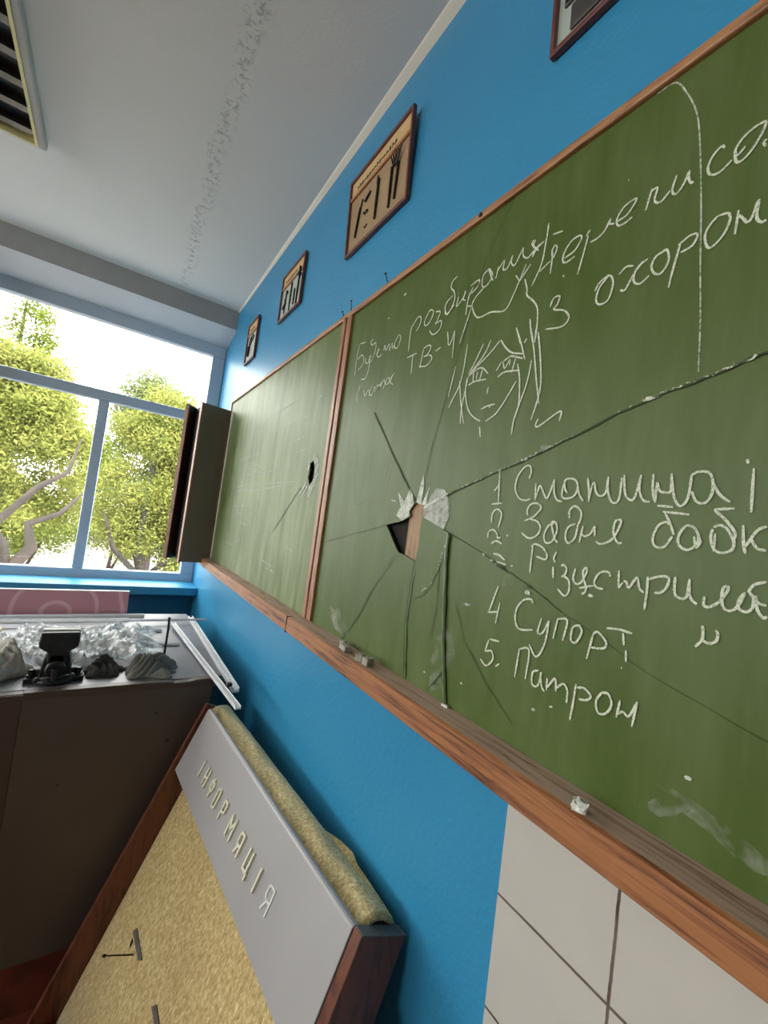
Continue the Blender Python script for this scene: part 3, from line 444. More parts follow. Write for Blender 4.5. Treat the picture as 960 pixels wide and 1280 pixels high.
# rails, upright, tray
MB().box(-0.027, 0, YN, YE, ZI, ZO).build('top_rail', M['frame_wood'], board, bevel=0.003)
mu = MB().box(-0.026, -0.003, YM0, YM1-.027, ZT, ZI+.004); mu.box(-0.029, -0.003, YM1-.024, YM1, ZT, ZI+.004)
mu.build('upright', M['mullion_wood'], board, bevel=0.003)
MB().box(-0.024, 0, YE, YE+.022, ZT, ZO).build('end_rail', M['mullion_wood'], board, bevel=0.002)
xf = -0.0735
tr = MB()
poly = [(0, ZT-.052), (xf+.004, ZT-.0505), (xf-.002, ZT-.046), (xf, ZT-.004), (xf+.006, ZT-.0015), (0, ZT)]
ys = [YN] + [YN + i*(YE+.05-YN)/120 for i in range(1, 121)]
vs = []; rr = random.Random(3)
for y in ys:
    j = rr.random(); chip = 0.006*max(0, noise.noise(Vector((y*14, 0, 3)))-0.15)
    for i, (x, z) in enumerate(poly): vs.append((x + (chip if i in (2, 3) else 0) + (0.0006*j if 0 < i < 5 else 0), y, z - (chip*.6 if i in (3, 4) else 0)))
n_ = len(poly); fs = [(a*n_+i, a*n_+(i+1) % n_, (a+1)*n_+(i+1) % n_, (a+1)*n_+i) for a in range(len(ys)-1) for i in range(n_)]
fs += [tuple(range(n_)), tuple((len(ys)-1)*n_+i for i in range(n_))]
mi = [(1 if i in (4,) else 0) for a in range(len(ys)-1) for i in range(n_)] + [0, 0]
tr.add(vs, fs); tr.mi = mi
tray = tr.build('chalk_tray', [M['tray_wood'], M['tray_top']], board)
tray['label'] = 'long reddish-brown wooden chalk tray with a worn dusty top'
MB().box(xf-.0015, xf+.02, 1.292, 1.2945, ZT-.0515, ZT-.0005).build('tray_joint', M['nail'], board)
# nails on the top rail
def nail(y, z, dy, dz, ln=0.03):
    m = MB(); p = Vector((-0.026, y, z)); q = p+Vector((-0.006, dy, dz)).normalized()*ln
    m.tube(p, q, 0.0014, 0.0013, 8); m.tube(q, q+(q-p).normalized()*.002, .0035, .0035, 10)
    m.build('nail', M['nail'], board)
nail(1.02, ZO-.003, .006, .025); nail(1.235, ZO-.003, -.004, .025); nail(1.285, ZO-.004, .0, .01, .016)
m = MB(); m.lathe((-0.0275, .66, ZI+.008), [(.005, 0), (.005, -.0015), (.002, -.0022)], 12, 'x'); m.build('nail', M['nail'], board)

def ribbons(lines, w, x, jit=0.25, seed=1):
    m = MB(); r = random.Random(seed)
    for L in lines:
        if len(L) == 1: L = [L[0], (L[0][0]+.002, L[0][1]+.002)]
        P = [Vector((x - 0.00004*(i % 7), y, z)) for i, (y, z) in enumerate(L)]
        vs = []; n = len(P)
        for i, p in enumerate(P):
            t = P[min(i+1, n-1)]-P[max(i-1, 0)]; t.x = 0
            if t.length < 1e-9: t = Vector((0, 1, 0))
            t.normalize(); s = Vector((0, -t.z, t.y)); ww = w*(1-jit/2+jit*r.random())*(.62 if i in (0, n-1) else 1)/2
            vs += [p+s*ww, p-s*ww]
        m.add(vs, [(2*i, 2*i+1, 2*i+3, 2*i+2) for i in range(n-1)])
    return m
def smooth(P, k=4):
    if len(P) < 3: return [tuple(P[0][j]*(1-t)+P[-1][j]*t for j in (0, 1)) for t in (0, .3, .65, 1)]
    Q = [tuple(2*a-b for a, b in zip(P[0], P[1]))]+P+[tuple(2*a-b for a, b in zip(P[-1], P[-2]))]; o = []
    for i in range(1, len(Q)-2):
        for j in range(k):
            t = j/k; o.append(tuple(.5*(2*b+(c-a)*t+(2*a-5*b+4*c-d)*t*t+(3*b-a-3*c+d)*t**3) for a, b, c, d in zip(*Q[i-1:i+3])))
    return o+[P[-1]]
dec = lambda s: [[tuple(int(v)/10000 for v in p.split(',')) for p in l.split()] for l in s.split('|')]
XC = XB-0.0012
for nm_, lb_, data_ in CHALK:
    ribbons([smooth(l) for l in dec(data_)], 0.0030, XC).build(nm_, M['chalk'], board)['label'] = lb_
ribbons([smooth(l) for l in dec(FAINT_CHALK)], 0.0045, XC).build('chalk_writing', M['chalk_faint'], board)['label'] = 'faint half erased chalk lines'
ribbons([smooth(l) for l in dec(DARK_SCRATCH)], 0.0022, XC).build('scratch_marks', m_chalk('dark_scratch', (0.04, 0.06, 0.02), 0.3, 0.6, 60, 0.5), board)
def jag(l, a=0.0022, seed=0, n=5):
    o = []; r = random.Random(seed)
    for p, q in zip(l[:-1], l[1:]):
        for i in range(n):
            t = i/n; o.append((p[0]*(1-t)+q[0]*t+(r.random()-.5)*a, p[1]*(1-t)+q[1]*t+(r.random()-.5)*a))
    return o+[l[-1]]
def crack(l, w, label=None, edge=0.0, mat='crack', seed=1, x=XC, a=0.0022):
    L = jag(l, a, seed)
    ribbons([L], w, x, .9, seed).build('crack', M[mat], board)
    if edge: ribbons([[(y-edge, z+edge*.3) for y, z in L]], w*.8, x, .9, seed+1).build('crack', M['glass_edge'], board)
c1 = [(.766,1.604),(.8274,1.6633),(.8947,1.7316),(1.0109,1.8549)]
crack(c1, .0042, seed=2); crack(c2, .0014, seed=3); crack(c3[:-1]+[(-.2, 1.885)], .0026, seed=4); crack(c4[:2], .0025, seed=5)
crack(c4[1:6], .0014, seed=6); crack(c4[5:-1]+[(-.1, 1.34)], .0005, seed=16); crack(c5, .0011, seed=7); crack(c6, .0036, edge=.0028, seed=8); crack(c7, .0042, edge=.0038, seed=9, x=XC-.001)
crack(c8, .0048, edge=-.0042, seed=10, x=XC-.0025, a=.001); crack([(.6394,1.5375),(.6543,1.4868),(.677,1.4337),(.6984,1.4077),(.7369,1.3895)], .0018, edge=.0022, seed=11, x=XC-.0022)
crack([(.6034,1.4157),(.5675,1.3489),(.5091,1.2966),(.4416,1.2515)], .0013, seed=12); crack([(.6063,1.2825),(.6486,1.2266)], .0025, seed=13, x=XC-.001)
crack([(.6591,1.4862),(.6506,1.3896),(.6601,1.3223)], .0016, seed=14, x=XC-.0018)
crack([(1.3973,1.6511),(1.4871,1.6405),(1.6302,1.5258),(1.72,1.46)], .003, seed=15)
for i_, l_ in enumerate((c3[1:5], c3[5:9], [(.6394,1.5375),(.677,1.4337),(.7369,1.3895)], c4[2:4])):   # glints of crushed glass along the cracks
    ribbons([jag(l_, .004, 40+i_, 9)], .0026, XC-.0024, 1.4, 50+i_).build('crack', m_chalk('crushed_edge', (.62, .66, .52), .5, .62, 150, 1), board)
# pale ridge left by erasing, chalk bursts round the holes, smears
arc = [(.318,2.2105),(.2937,2.2065),(.2769,2.1757),(.2635,2.1396),(.2566,2.1007),(.2479,2.018),(.2404,1.9179),(.2341,1.8425),(.2306,1.775)]
ribbons([smooth(arc)], .0020, XC).build('chalk_writing', M['chalk_faint'], board)
def patch(poly, mat, x=XC-.0002, name='chalk_smear'): return MB().add([(x, y, z) for y, z in poly], [tuple(range(len(poly)))]).build(name, M[mat], board)
patch([(.7338,1.5956),(.70,1.636),(.672,1.632),(.654,1.606),(.650,1.575),(.662,1.545),(.688,1.512),(.715,1.496),(.7355,1.508),(.737,1.5436),(.7347,1.572)], 'chip_fade')
patch([(.811,1.5594),(.838,1.572),(.823,1.592),(.842,1.628),(.812,1.606),(.806,1.612),(.795,1.636),(.782,1.622),(.774,1.603),(.7727,1.600),(.7875,1.583),(.782,1.572)], 'chip_white')
patch([(.7645,1.604),(.758,1.642),(.750,1.668),(.744,1.640),(.7459,1.5989)], 'chip_white')
patch([(.745,1.5989),(.724,1.640),(.729,1.598)], 'chip_white')
patch([(.7338,1.5956),(.662,1.626),(.664,1.6195),(.7345,1.588)], 'chip_white', XC-.0012)
ring = [(1.3884,1.7452),(1.40,1.7455),(1.392,1.762),(1.365,1.762),(1.338,1.735),(1.335,1.69),(1.352,1.648),(1.385,1.61),(1.402,1.616),(1.3985,1.648),(1.3973,1.6511),(1.365,1.6787),(1.3673,1.7154)]
patch(ring, 'chip_fade')
for q in ([(1.428,1.752),(1.418,1.735),(1.423,1.732),(1.433,1.748)], [(1.421,1.735),(1.41,1.727),(1.425,1.71),(1.432,1.715)], [(1.425,1.66),(1.475,1.618),(1.48,1.622),(1.432,1.668)], [(1.41,1.65),(1.455,1.61),(1.459,1.613),(1.416,1.655)]): patch(q, 'chip_white')
rs = random.Random(11)
def blob(cy, cz, ry, rz, ang=0, n=18):
    o = []
    for k in range(n):
        w_ = 2*math.pi*k/n; r = .7+.4*rs.random(); a, b = ry*r*math.cos(w_), rz*r*math.sin(w_)
        o.append((cy+a*math.cos(ang)-b*math.sin(ang), cz+a*math.sin(ang)+b*math.cos(ang)))
    return o
patch(blob(.475, 1.478, .025, .012, -.4), 'chalk_smear'); patch(blob(.215, 1.262, .012, .03, .9), 'chalk_smear'); patch(blob(.165, 1.262, .06, .013, .22), 'chalk_smear')
patch(blob(1.05, 1.26, .07, .03, .4), 'chalk_smear')
patch(blob(.62, 1.30, .03, .08, .2), 'chalk_smear'); patch(blob(.44, 1.70, .01, .006), 'chalk_smear')
for y, z, r in ((.335,1.478,.004),(.44,1.462,.006),(.665,1.256,.003),(.56,1.272,.003),(.405,1.29,.004),(.2,1.30,.004),(.285,1.752,.005),(.475,1.683,.004),(.53,1.665,.004),(.6,2.06,.003),(.93,2.16,.006),(1.0,2.12,.004)):
    patch(blob(y, z, r, r*.7, 0, 8), 'chip_white')
# dark moss-like chips on the lower right crack
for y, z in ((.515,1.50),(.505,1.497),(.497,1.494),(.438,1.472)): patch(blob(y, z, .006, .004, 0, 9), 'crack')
# folding side wings, opened into the room
hz0, hz1 = W(0, 0, -.57).z, W(0, 0, 1.045).z
hx, hy = -0.024, 2.80; ax, ay = -0.204, 2.755
def leaf_panel(p, q, t, mats, name, z0=hz0, z1=hz1):
    p, q = Vector((*p, 0)), Vector((*q, 0)); d = (q-p).normalized(); s = Vector((-d.y, d.x, 0))*t
    m = MB(); m.obox(p+Vector((0, 0, z0)), q-p, s, (0, 0, z1-z0))
    o = m.build(name, mats[0], board, bevel=0.0015)
    e = MB(); e.obox(q+Vector((0, 0, z0-.002))-d*.006-s*.1, d*.009, s*1.2, (0, 0, z1-z0+.004)); e.obox(p+Vector((0, 0, z0-.002))-s*.1, d*.008, s*1.2, (0, 0, z1-z0+.004))
    ed = e.build('wing_edge', M['mullion_wood'], o); return o
wa = leaf_panel((hx, hy), (ax, ay), -.018, [M['wing_face']], 'side_wing'); wa['label'] = 'grey-brown back of the folded side wing'
wb = leaf_panel((-0.186, 2.99), (-0.258, 2.905), -.018, [M['wing_dark']], 'side_wing'); wb['label'] = 'brown back of the second folded wing, its shade put into the colour'
wc = MB().obox((ax, ay+.019, hz0+.01), (0.018, 0, 0), (0, .216, 0), (0, 0, hz1-hz0-.02)).build('wing_web', M['wing_dark'], board)

# ------------------------------------------------------------ chalk on the tray
def chalk_piece(c, size, rot, label, mat, rough=.1, group='chalk pieces on the tray'):
    root = Vector(c); s = Vector(size)
    m = MB(); m.box(-s.x/2, s.x/2, -s.y/2, s.y/2, 0, s.z)
    o = m.build('chalk_piece', M[mat])
    bm = bmesh.new(); bm.from_mesh(o.data); bmesh.ops.subdivide_edges(bm, edges=bm.edges, cuts=4, use_grid_fill=True)
    for v in bm.verts:
        v.co += Vector([noise.noise(v.co*120+Vector((k*7, c[1]*50, 0))) for k in range(3)])*rough*.01
        if v.co.z < 0.001: v.co.z = 0
    bm.to_mesh(o.data); bm.free()
    o.location = root; o.rotation_euler = (0, 0, rot); md = o.modifiers.new('b', 'BEVEL'); md.width = .0008; md.limit_method = 'ANGLE'
    return tag(o, label, 'chalk', group)
cz = ZT
u_ = lambda x, y: (K*(x-1), K*y, cz)
chalk_piece(u_(.938, 1.63), (.014, .016, .011), .2, 'small grey chalk stub at the far end of the row on the tray', 'grey_chalk')
chalk_piece(u_(.912, 1.565), (.017, .042, .013), -.15, 'longest grey chalk stick, lying along the tray', 'grey_chalk')
chalk_piece(u_(.905, 1.425), (.018, .018, .016), .5, 'darker squat grey chalk stub next to the cube-like one', 'grey_chalk')
chalk_piece(u_(.91, 1.375), (.020, .022, .017), .1, 'cube-like pale grey chalk stub nearest the viewer in the row', 'grey_chalk')
o = chalk_piece(u_(.895, .49), (.014, .018, .010), .4, 'crumbled white chalk lump alone on the near part of the tray', 'white_chalk', .55)
o = chalk_piece(u_(.955, .98), (.004, .016, .004), .1, 'thin white chalk sliver against the board foot on the tray', 'white_chalk', .2)

# ------------------------------------------------------------ framed tool displays high on the blue wall
def display(y0, y1, z0, z1, xb, xt, label, kind, d=0.013):
    """y0 near edge, y1 far edge; the top leans out from the wall"""
    root = thing('tool_display', (0, (y0+y1)/2, z0), label, 'wall display', 'tool displays above the chalkboard')
    k = (xt-xb)/(z1-z0); e = Vector((k, 0, 1)); nrm = Vector((1, 0, -k)).normalized()    # nrm points to the wall
    P = lambda y, z, x=0: Vector((xb, y, z0)) + e*(z-z0) + nrm*x
    def rect(m, ya, yb, za, zb, xa, xb_): m.hexa([P(ya, za, xa), P(yb, za, xa), P(yb, za, xb_), P(ya, za, xb_), P(ya, zb, xa), P(yb, zb, xa), P(yb, zb, xb_), P(ya, zb, xb_)])
    f = .011; fr = MB()
    rect(fr, y0, y1, z0, z0+f, 0, d); rect(fr, y0, y1, z1-f, z1, 0, d); rect(fr, y0, y0+f*.8, z0+f, z1-f, 0, d); rect(fr, y1-f*.8, y1, z0+f, z1-f, 0, d)
    fr.build('display_frame', M['red_frame'], root, bevel=.0015)
    hz = z1-.075 if kind != 'plain' else z1-f
    bk = MB(); rect(bk, y0+f*.5, y1-f*.5, z0+f*.5, z1-f*.5, d-.004, d-.001); bk.build('back_panel', M['tan' if kind == 'taps' else 'mint'], root)
    if kind != 'plain':
        st = MB(); rect(st, y0+f*.8, y1-f*.8, hz+.012, z1-f, d-.006, d-.004); so = st.build('title_strip', M['pale_strip'], root)
        rl = MB(); rect(rl, y0+f*.6, y1-.0, hz, hz+.010, .002, d-.004); rl.build('rail', M['frame_wood'], root)
        tx = MB(); r = random.Random(int(y0*100)); yy = y1-.05
        while yy > y0+.09:
            w_ = .006+.006*r.random(); h_ = .010+.006*r.random(); rect(tx, yy-w_*.25, yy, hz+.024, hz+.024+h_, d-.0072, d-.006); rect(tx, yy-w_, yy-w_*.25, hz+.024+h_*.5*r.random(), hz+.027+h_*.6, d-.0072, d-.006); yy -= w_+.006
        tx.build('title_lettering', M['tool_plate'], so)
    def rod(ya, za, yb, zb, r=.0035, mat='tool'): 
        m = MB(); m.path([P(ya, za, d-.004-r), P(ya*.6+yb*.4, za*.6+zb*.4, d-.004-r), P(yb, zb, d-.004-r)], [r*.75, r, r], 10); m.build('tool', M[mat], root, smooth=False)
    h = z1-z0; wv = y1-y0
    if kind == 'taps':
        rod(y1-.06*wv/.38*1, z0+.05, y1-.085, hz-.06, .004); rod(y1-.08, hz-.07, y1-.095, hz-.035, .0025)
        rod(y1-.19, z0+.045, y1-.20, hz-.03, .0042); rod(y1-.187, hz-.04, y1-.192, hz-.015, .0026)
        rod(y0+.105, z0+.035, y0+.10, hz-.045, .0042); rod(y0+.075, z0+.045, y0+.065, hz-.05, .004)
        m = MB()
        for k_ in range(5): m.tube(P(y0+.085-.004*k_, hz-.055, d-.012), P(y0+.098-.014*k_, hz-.018-.003*(k_ % 2), d-.016), .0032, .0022, 8)
        m.build('tool', M['tool'], root)
        m = MB(); 
        m.tube(P(y1-.115, hz-.055, d-.008), P(y1-.15, hz-.04, d-.008), .0045, .003, 8); m.build('tool', M['tool'], root)
        for a, b in ((.118, .105), (.133, .105)):
            m = MB(); m.lathe(tuple(P(y1-a, z0+b, d-.006)), [(.005, 0), (.005, -.004), (.002, -.006)], 10, 'x'); m.build('tool', M['tool'], root)
        m = MB(); m.path([P(y1-.115, z0+.06, d-.006), P(y1-.125, z0+.052, d-.006), P(y1-.138, z0+.058, d-.006)], .0018, 8); m.build('tool', M['tool'], root)
    elif kind == 'rods':
        rod(y1-.07, z0+.03, y1-.075, hz-.02, .0032); rod(y1-.14, z0+.02, y1-.145, hz-.01, .0036); rod(y0+.10, z0+.03, y0+.10, hz-.06, .0036); rod(y0+.06, z0+.02, y0+.055, hz+.0, .004)
        rod(y1-.045, z0+.06, y1-.08, z0+.075, .005); rod(y1-.08, z0+.075, y1-.07, z0+.10, .004)
        m = MB(); m.lathe(tuple(P(y1-.09, z0+.13, d-.006)), [(.008, 0), (.008, -.005), (.003, -.007)], 12, 'x'); m.build('tool', M['tool'], root)
        m = MB(); m.tube(P(y0+.075, hz-.005, d-.012), P(y0+.03, hz-.02, d-.016), .006, .008, 10); m.tube(P(y0+.03, hz-.035, d-.016), P(y0+.03, hz+.012, d-.016), .005, .005, 10); m.build('tool', M['tool'], root)
    elif kind == 'small':
        rod(y1-.07, z0+.04, y1-.075, z0+.10, .008); rod(y1-.08, z0+.10, y1-.10, z0+.15, .006); rod(y1-.10, z0+.15, y1-.105, hz-.06, .004); rod(y1-.09, hz-.06, y1-.15, hz-.03, .004); rod(y1-.06, hz-.03, y1-.12, hz-.01, .003)
    else:
        m = MB(); rect(m, y0+.05, y1-.038, z0+.024, z0+.072, d-.009, d-.004); rect(m, y0+.05, y1-.022, z0+.080, z1-.06, d-.009, d-.004); m.build('tool', M['tool_plate'], root, bevel=.003)
        m = MB(); rect(m, y0+.06, y1-.026, z0+.086, z1-.08, d-.012, d-.009); m.build('tool', M['tool'], root, bevel=.002)
zz = lambda z: W(0, 0, z).z
display(1.671*K, 2.30*K, zz(1.576), zz(2.037), -0.015, -0.030, 'tan wall display with dark tools under a pale title strip, largest fully seen one', 'taps')
display(3.03*K, 3.52*K, zz(1.602), zz(2.005), -0.015, -0.0165, 'pale green wall display with thin rods, middle one between the tan and the farthest', 'rods')
display(4.17*K, 4.53*K, zz(1.506), zz(1.93), -0.015, -0.0165, 'smallest looking wall display, nearest the window', 'small')
display(0.26*K, 0.892*K, zz(1.56), zz(2.02), -0.015, -0.030, 'red framed wall display cut off by the top of the photo', 'plain')

# ------------------------------------------------------------ ceiling lamp
lx0, lx1, ly0, ly1, lz = -1.42, -1.006, 1.05, 2.30, ZC
lamp = thing('ceiling_lamp', ((lx0+lx1)/2, (ly0+ly1)/2, ZC), 'rectangular grey fluorescent ceiling lamp with dark mirror louvres', 'ceiling lamp')
b = MB(); hgt = .035; fw = .03
for a in ((lx0, lx0+fw, ly0, ly1), (lx1-fw, lx1, ly0, ly1), (lx0+fw, lx1-fw, ly0, ly0+fw), (lx0+fw, lx1-fw, ly1-fw*.5, ly1)): b.box(*a, lz-hgt, lz)
b.build('lamp_housing', M['lamp_body'], lamp, bevel=.012, seg=3)
r = MB(); q = fw-.004
for a in ((lx0+q, lx0+q+.010, ly0+q, ly1-fw*.5+.002), (lx1-q-.010, lx1-q, ly0+q, ly1-fw*.5+.002), (lx0+q+.01, lx1-q-.01, ly0+q, ly0+q+.01), (lx0+q+.01, lx1-q-.01, ly1-fw*.5-.006, ly1-fw*.5+.002)): r.box(*a, lz-hgt-.003, lz-.004)
r.build('lamp_rim', M['lamp_rim'], lamp)
MB().box(lx0+fw, lx1-fw, ly0+fw, ly1-fw*.5-.006, lz-.006, lz-.002).build('reflector', M['lamp_inside'], lamp)
y = ly1-.085
while y > ly0+.05:
    m = MB(); m.hexa([(lx0+q+.011, y, lz-.006), (lx1-q-.011, y, lz-.006), (lx1-q-.011, y+.006, lz-.006), (lx0+q+.011, y+.006, lz-.006), (lx0+q+.011, y-.012, lz-hgt), (lx1-q-.011, y-.012, lz-hgt), (lx1-q-.011, y+.020, lz-hgt), (lx0+q+.011, y+.020, lz-hgt)])
    m.build('louvre', M['louvre'], lamp); y -= .118
m = MB(); m.box(-1.225, -1.221, ly0+fw, ly1-fw*.5-.008, lz-hgt+.001, lz-.006); m.build('louvre_divider', M['lamp_rim'], lamp)

# ------------------------------------------------------------ workbench
zt = W(0, 0, -1.10).z; yf = 2.87*K; xr = W(.727, 0, 0).x; xl = W(-1.6, 0, 0).x; yk = 4.66*K; xt = W(.818, 0, 0).x
bench = thing('workbench', ((xl+xr)/2, (yf+yk)/2, FZ), 'brown fronted workbench with a grey top, littered with plastic and tools', 'workbench')
MB().box(xl, xt, yf+.03, yk, zt-.04, zt).build('bench_top', M['bench_top'], bench, bevel=.003)
pf = MB(); xs_ = W(-.232, 0, 0).x
edge = [(xs_, zt+.001), (W(.2, 0, 0).x, zt+.003), (W(.38, 0, 0).x, zt+.004), (W(.46, 0, 0).x, zt+.002), (W(.50, 0, 0).x, zt-.004), (W(.58, 0, 0).x, zt-.003), (W(.62, 0, 0).x, zt+.001), (xr, zt+.006)]
pf.prism([(xr, yf, 0.0), (xs_, yf, 0.0)] + [(x, yf, z) for x, z in edge], (0, .028, 0))
pf.build('front_panel', M['bench_front'], bench)['label'] = 'grey-brown front panel'
MB().box(xl, xs_-.0015, yf+.002, yf+.028, 0.0, zt-.002).build('front_panel', M['bench_front2'], bench)['label'] = 'darker reddish front panel at the left'
MB().box(xl, xr-.002, yf-.003, yf+.001, zt-.022, zt-.004).build('edge_strip', M['bench_front2'], bench)
MB().box(xl, xl+.03, yf+.03, yk-.02, FZ, zt-.04).build('side_panel', M['bench_front2'], bench)
for yy in (yf+.08, yk-.10): MB().box(xt-.07, xt-.03, yy, yy+.04, FZ, zt-.04).build('leg', M['bench_leg'], bench)
MB().box(xl+.03, xt-.07, yk-.04, yk-.02, .1, zt-.04).build('back_panel', M['bench_leg'], bench)
MB().box(xl, xr-.02, yf+.02, yf+.05, FZ, 0.0).build('plinth', M['floor'], bench)
for px, pz, s in ((.42, -1.28, 1), (.50, -1.46, 1.4), (-.02, -1.62, 1)): 
    c = W(px, 0, pz); MB().lathe((c.x, yf-.0008, c.z), [(.005*s, 0), (.0055*s, .0006), (.002*s, .001)], 10, 'y').build('screw', M['bench_leg'], bench)

# ------------------------------------------------------------ bench vise
vx, vy = W(-.118, 0, 0).x, 3.03*K
vise = thing('bench_vise', (vx, vy, zt), 'black cast iron bench vise standing on the workbench', 'vise')
m = MB(); m.lathe((vx, vy+.01, zt), [(.062, 0), (.064, .008), (.060, .018), (.048, .022)], 28)
m.obox((vx-.083, vy-.018, zt), (.166, 0, 0), (0, .045, 0), (0, 0, .017)); m.build('swivel_base', M['vise'], vise, bevel=.004)
for sx in (-1, 1):
    m = MB(); cx = vx+sx*.066; m.lathe((cx, vy+.004, zt+.017), [(.013, 0), (.013, .006), (.008, .007), (.008, .022), (.006, .024)], 6); m.build('bolt', M['vise'], vise)
    m = MB(); m.lathe((vx+sx*.047, vy+.012, zt+.022), [(.012, 0), (.014, .008), (.012, .018), (.006, .020)], 12); m.build('clamp_nut', M['vise'], vise, bevel=.001)
m = MB(); zb_ = zt+.018
def sec(m, zs):   # stacked rounded sections: (z, half width, y front, y back)
    vs = []; n = 4
    for z, hw, ya, yb_ in zs: vs += [(vx-hw, ya, z), (vx+hw, ya, z), (vx+hw, yb_, z), (vx-hw, yb_, z)]
    fs = [(i*4+k, i*4+(k+1) % 4, (i+1)*4+(k+1) % 4, (i+1)*4+k) for i in range(len(zs)-1) for k in range(4)] + [(3, 2, 1, 0), tuple(len(zs)*4-4+k for k in range(4))]
    m.add(vs, fs)
sec(m, [(zb_, .046, vy-.025, vy+.05), (zb_+.03, .042, vy-.025, vy+.05), (zb_+.062, .037, vy-.02, vy+.05), (zb_+.082, .030, vy+.005, vy+.05), (zb_+.10, .030, vy+.01, vy+.05), (zb_+.112, .055, vy+.012, vy+.05), (zb_+.156, .052, vy+.018, vy+.045)])
m.build('fixed_jaw', M['vise'], vise, bevel=.005, seg=3)
m = MB(); sec(m, [(zb_+.055, .026, vy-.045, vy-.002), (zb_+.092, .028, vy-.045, vy-.002), (zb_+.108, .054, vy-.042, vy-.002), (zb_+.125, .056, vy-.038, vy-.002), (zb_+.154, .053, vy-.028, vy-.002)]); 
m.lathe((vx, vy-.04, zb_+.035), [(.030, 0), (.030, -.012), (.024, -.016)], 20, 'y'); m.build('sliding_jaw', M['vise'], vise, bevel=.005, seg=3)
MB().box(vx-.022, vx+.022, vy-.045, vy+.06, zb_+.045, zb_+.085).build('slide_beam', M['vise'], vise, bevel=.004)
for ya in (vy-.003, vy+.011): MB().box(vx-.053, vx+.053, ya, ya+.006, zb_+.128, zb_+.158).build('jaw_plate', M['steel'], vise, bevel=.001)
m = MB(); m.tube((vx, vy-.04, zb_+.035), (vx, vy-.062, zb_+.035), .012, .012, 16); m.tube((vx, vy-.066, zb_+.008), (vx, vy-.066, zb_+.045), .009, .009, 14); m.build('screw_head', M['vise'], vise)
m = MB(); m.tube((vx-.045, vy-.066, zb_+.012), (vx+.05, vy-.066, zb_+.02), .0045, .0045, 10)
for s in (-1, 1): m.lathe((vx+.0025+s*.0475, vy-.066, zb_+.016+s*.004-.007), [(.004, 0), (.0085, .004), (.0085, .010), (.004, .014)], 12)
m.build('handle', M['vise'], vise, smooth=True)

# ------------------------------------------------------------ soft things on the bench: folded cloth lumps
def lump(name, cx, cy, rx, ry, h, mat, fold, ang, seed, rot=0, n=56, floor=zt, ridge=.7, edge=.8, warp=2.2, pexp=.45):
    m = MB(); vs = []
    for i in range(n+1):
        for j in range(n+1):
            a, b = 2*i/n-1, 2*j/n-1
            k = max(abs(a), abs(b)); l = math.hypot(a, b) or 1; a2, b2 = a*k/l, b*k/l     # square to disc
            rim = 1+edge*.35*noise.noise(Vector((a2*1.7, b2*1.7, seed)))
            q = noise.noise(Vector((a2*1.3+seed, b2*1.3, seed*2.1)))
            s = (a2*math.cos(ang)+b2*math.sin(ang))*fold + warp*q
            fl = (1-abs(2*(s % 1)-1))**.8
            g = 1-abs(noise.noise(Vector((a2*3.1, b2*3.1, seed+9))))*1.6
            prof = max(0, 1-(a2*a2+b2*b2))**pexp
            z = h*prof*(.30+.70*(ridge*fl+(1-ridge)*g)+.45*q)
            x, y = a2*rx*rim, b2*ry*rim
            vs.append((cx+x*math.cos(rot)-y*math.sin(rot), cy+x*math.sin(rot)+y*math.cos(rot), floor+max(0.001, z)))
    fs = [(i*(n+1)+j, (i+1)*(n+1)+j, (i+1)*(n+1)+j+1, i*(n+1)+j+1) for i in range(n) for j in range(n)]
    m.add(vs, fs); o = m.build(name, mat, smooth=True); md = o.modifiers.new('thick', 'SOLIDIFY'); md.thickness = .002; md.offset = -1 if False else 1
    return o
c = W(.37, 3.075, 0); tag(lump('work_rag', c.x, c.y, .100, .074, .082, M['rag_grey'], 3.6, 2.3, 3.3, n=100, ridge=.75, edge=1.9, warp=1.7, pexp=.75), 'crumpled grey cloth work rag on the bench corner, in front of the black rod', 'rag')
c = W(.122, 3.12, 0); tag(lump("work_glove", c.x, c.y, .056, .046, .056, M['rag_dark'], 3.4, .6, 2.7, n=90, ridge=.75, edge=1.8, warp=1.8, pexp=.7), 'dark crumpled work glove between the vise and the grey rag', 'glove')
c = W(-.44, 3.18, 0); tag(lump('plastic_bag', c.x, c.y, .135, .10, .125, M['bag'], 2.2, .9, 5.7, n=90, ridge=.35, edge=1.2, warp=2.6, pexp=.55), 'crumpled dull white plastic bag at the left edge beside the vise', 'bag')
# clear film spread over the bench behind the vise
m = MB(); n = 110; vs = []
for i in range(n+1):
    for j in range(n+1):
        fx, fy = i/n, j/n
        x = W(-.62+1.10*fx+.05*noise.noise(Vector((fy*5, 1, 2))), 0, 0).x; y = K*(3.05+1.12*fy+.07*noise.noise(Vector((fx*6, 4, 2))))
        p = Vector((fx*5, fy*5, 1.7)); q = Vector((noise.noise(p*.9), noise.noise(p*.9+Vector((9, 2, 1))), 0))*.9
        r1 = 1-abs(noise.noise(p*1.1+q)); r2 = 1-abs(noise.noise(p*2.7+q*1.5)); r3 = 1-abs(noise.noise(p*6+q))
        e = min(1, 6*min(fx, 1-fx, fy, 1-fy))
        r4 = 1-abs(noise.noise(p*13+q*2)); vs.append((x, y, zt+.003+e*(.034*r1**3+.020*r2**4+.013*r3**4+.006*r4**3)))
holes = [(-.118, 3.05, .19, .14), (.37, 3.075, .21, .19), (.105, 3.12, .155, .14), (-.44, 3.18, .29, .24), (.478, 3.335, .055, .055)]
def clear(i, j):
    x, y, z = vs[i*(n+1)+j]; x = x/K+1; y = y/K
    return all(((x-a)/c_)**2+((y-b_)/d_)**2 > 1 for a, b_, c_, d_ in holes) and not (x < -.40 and y > 3.85)
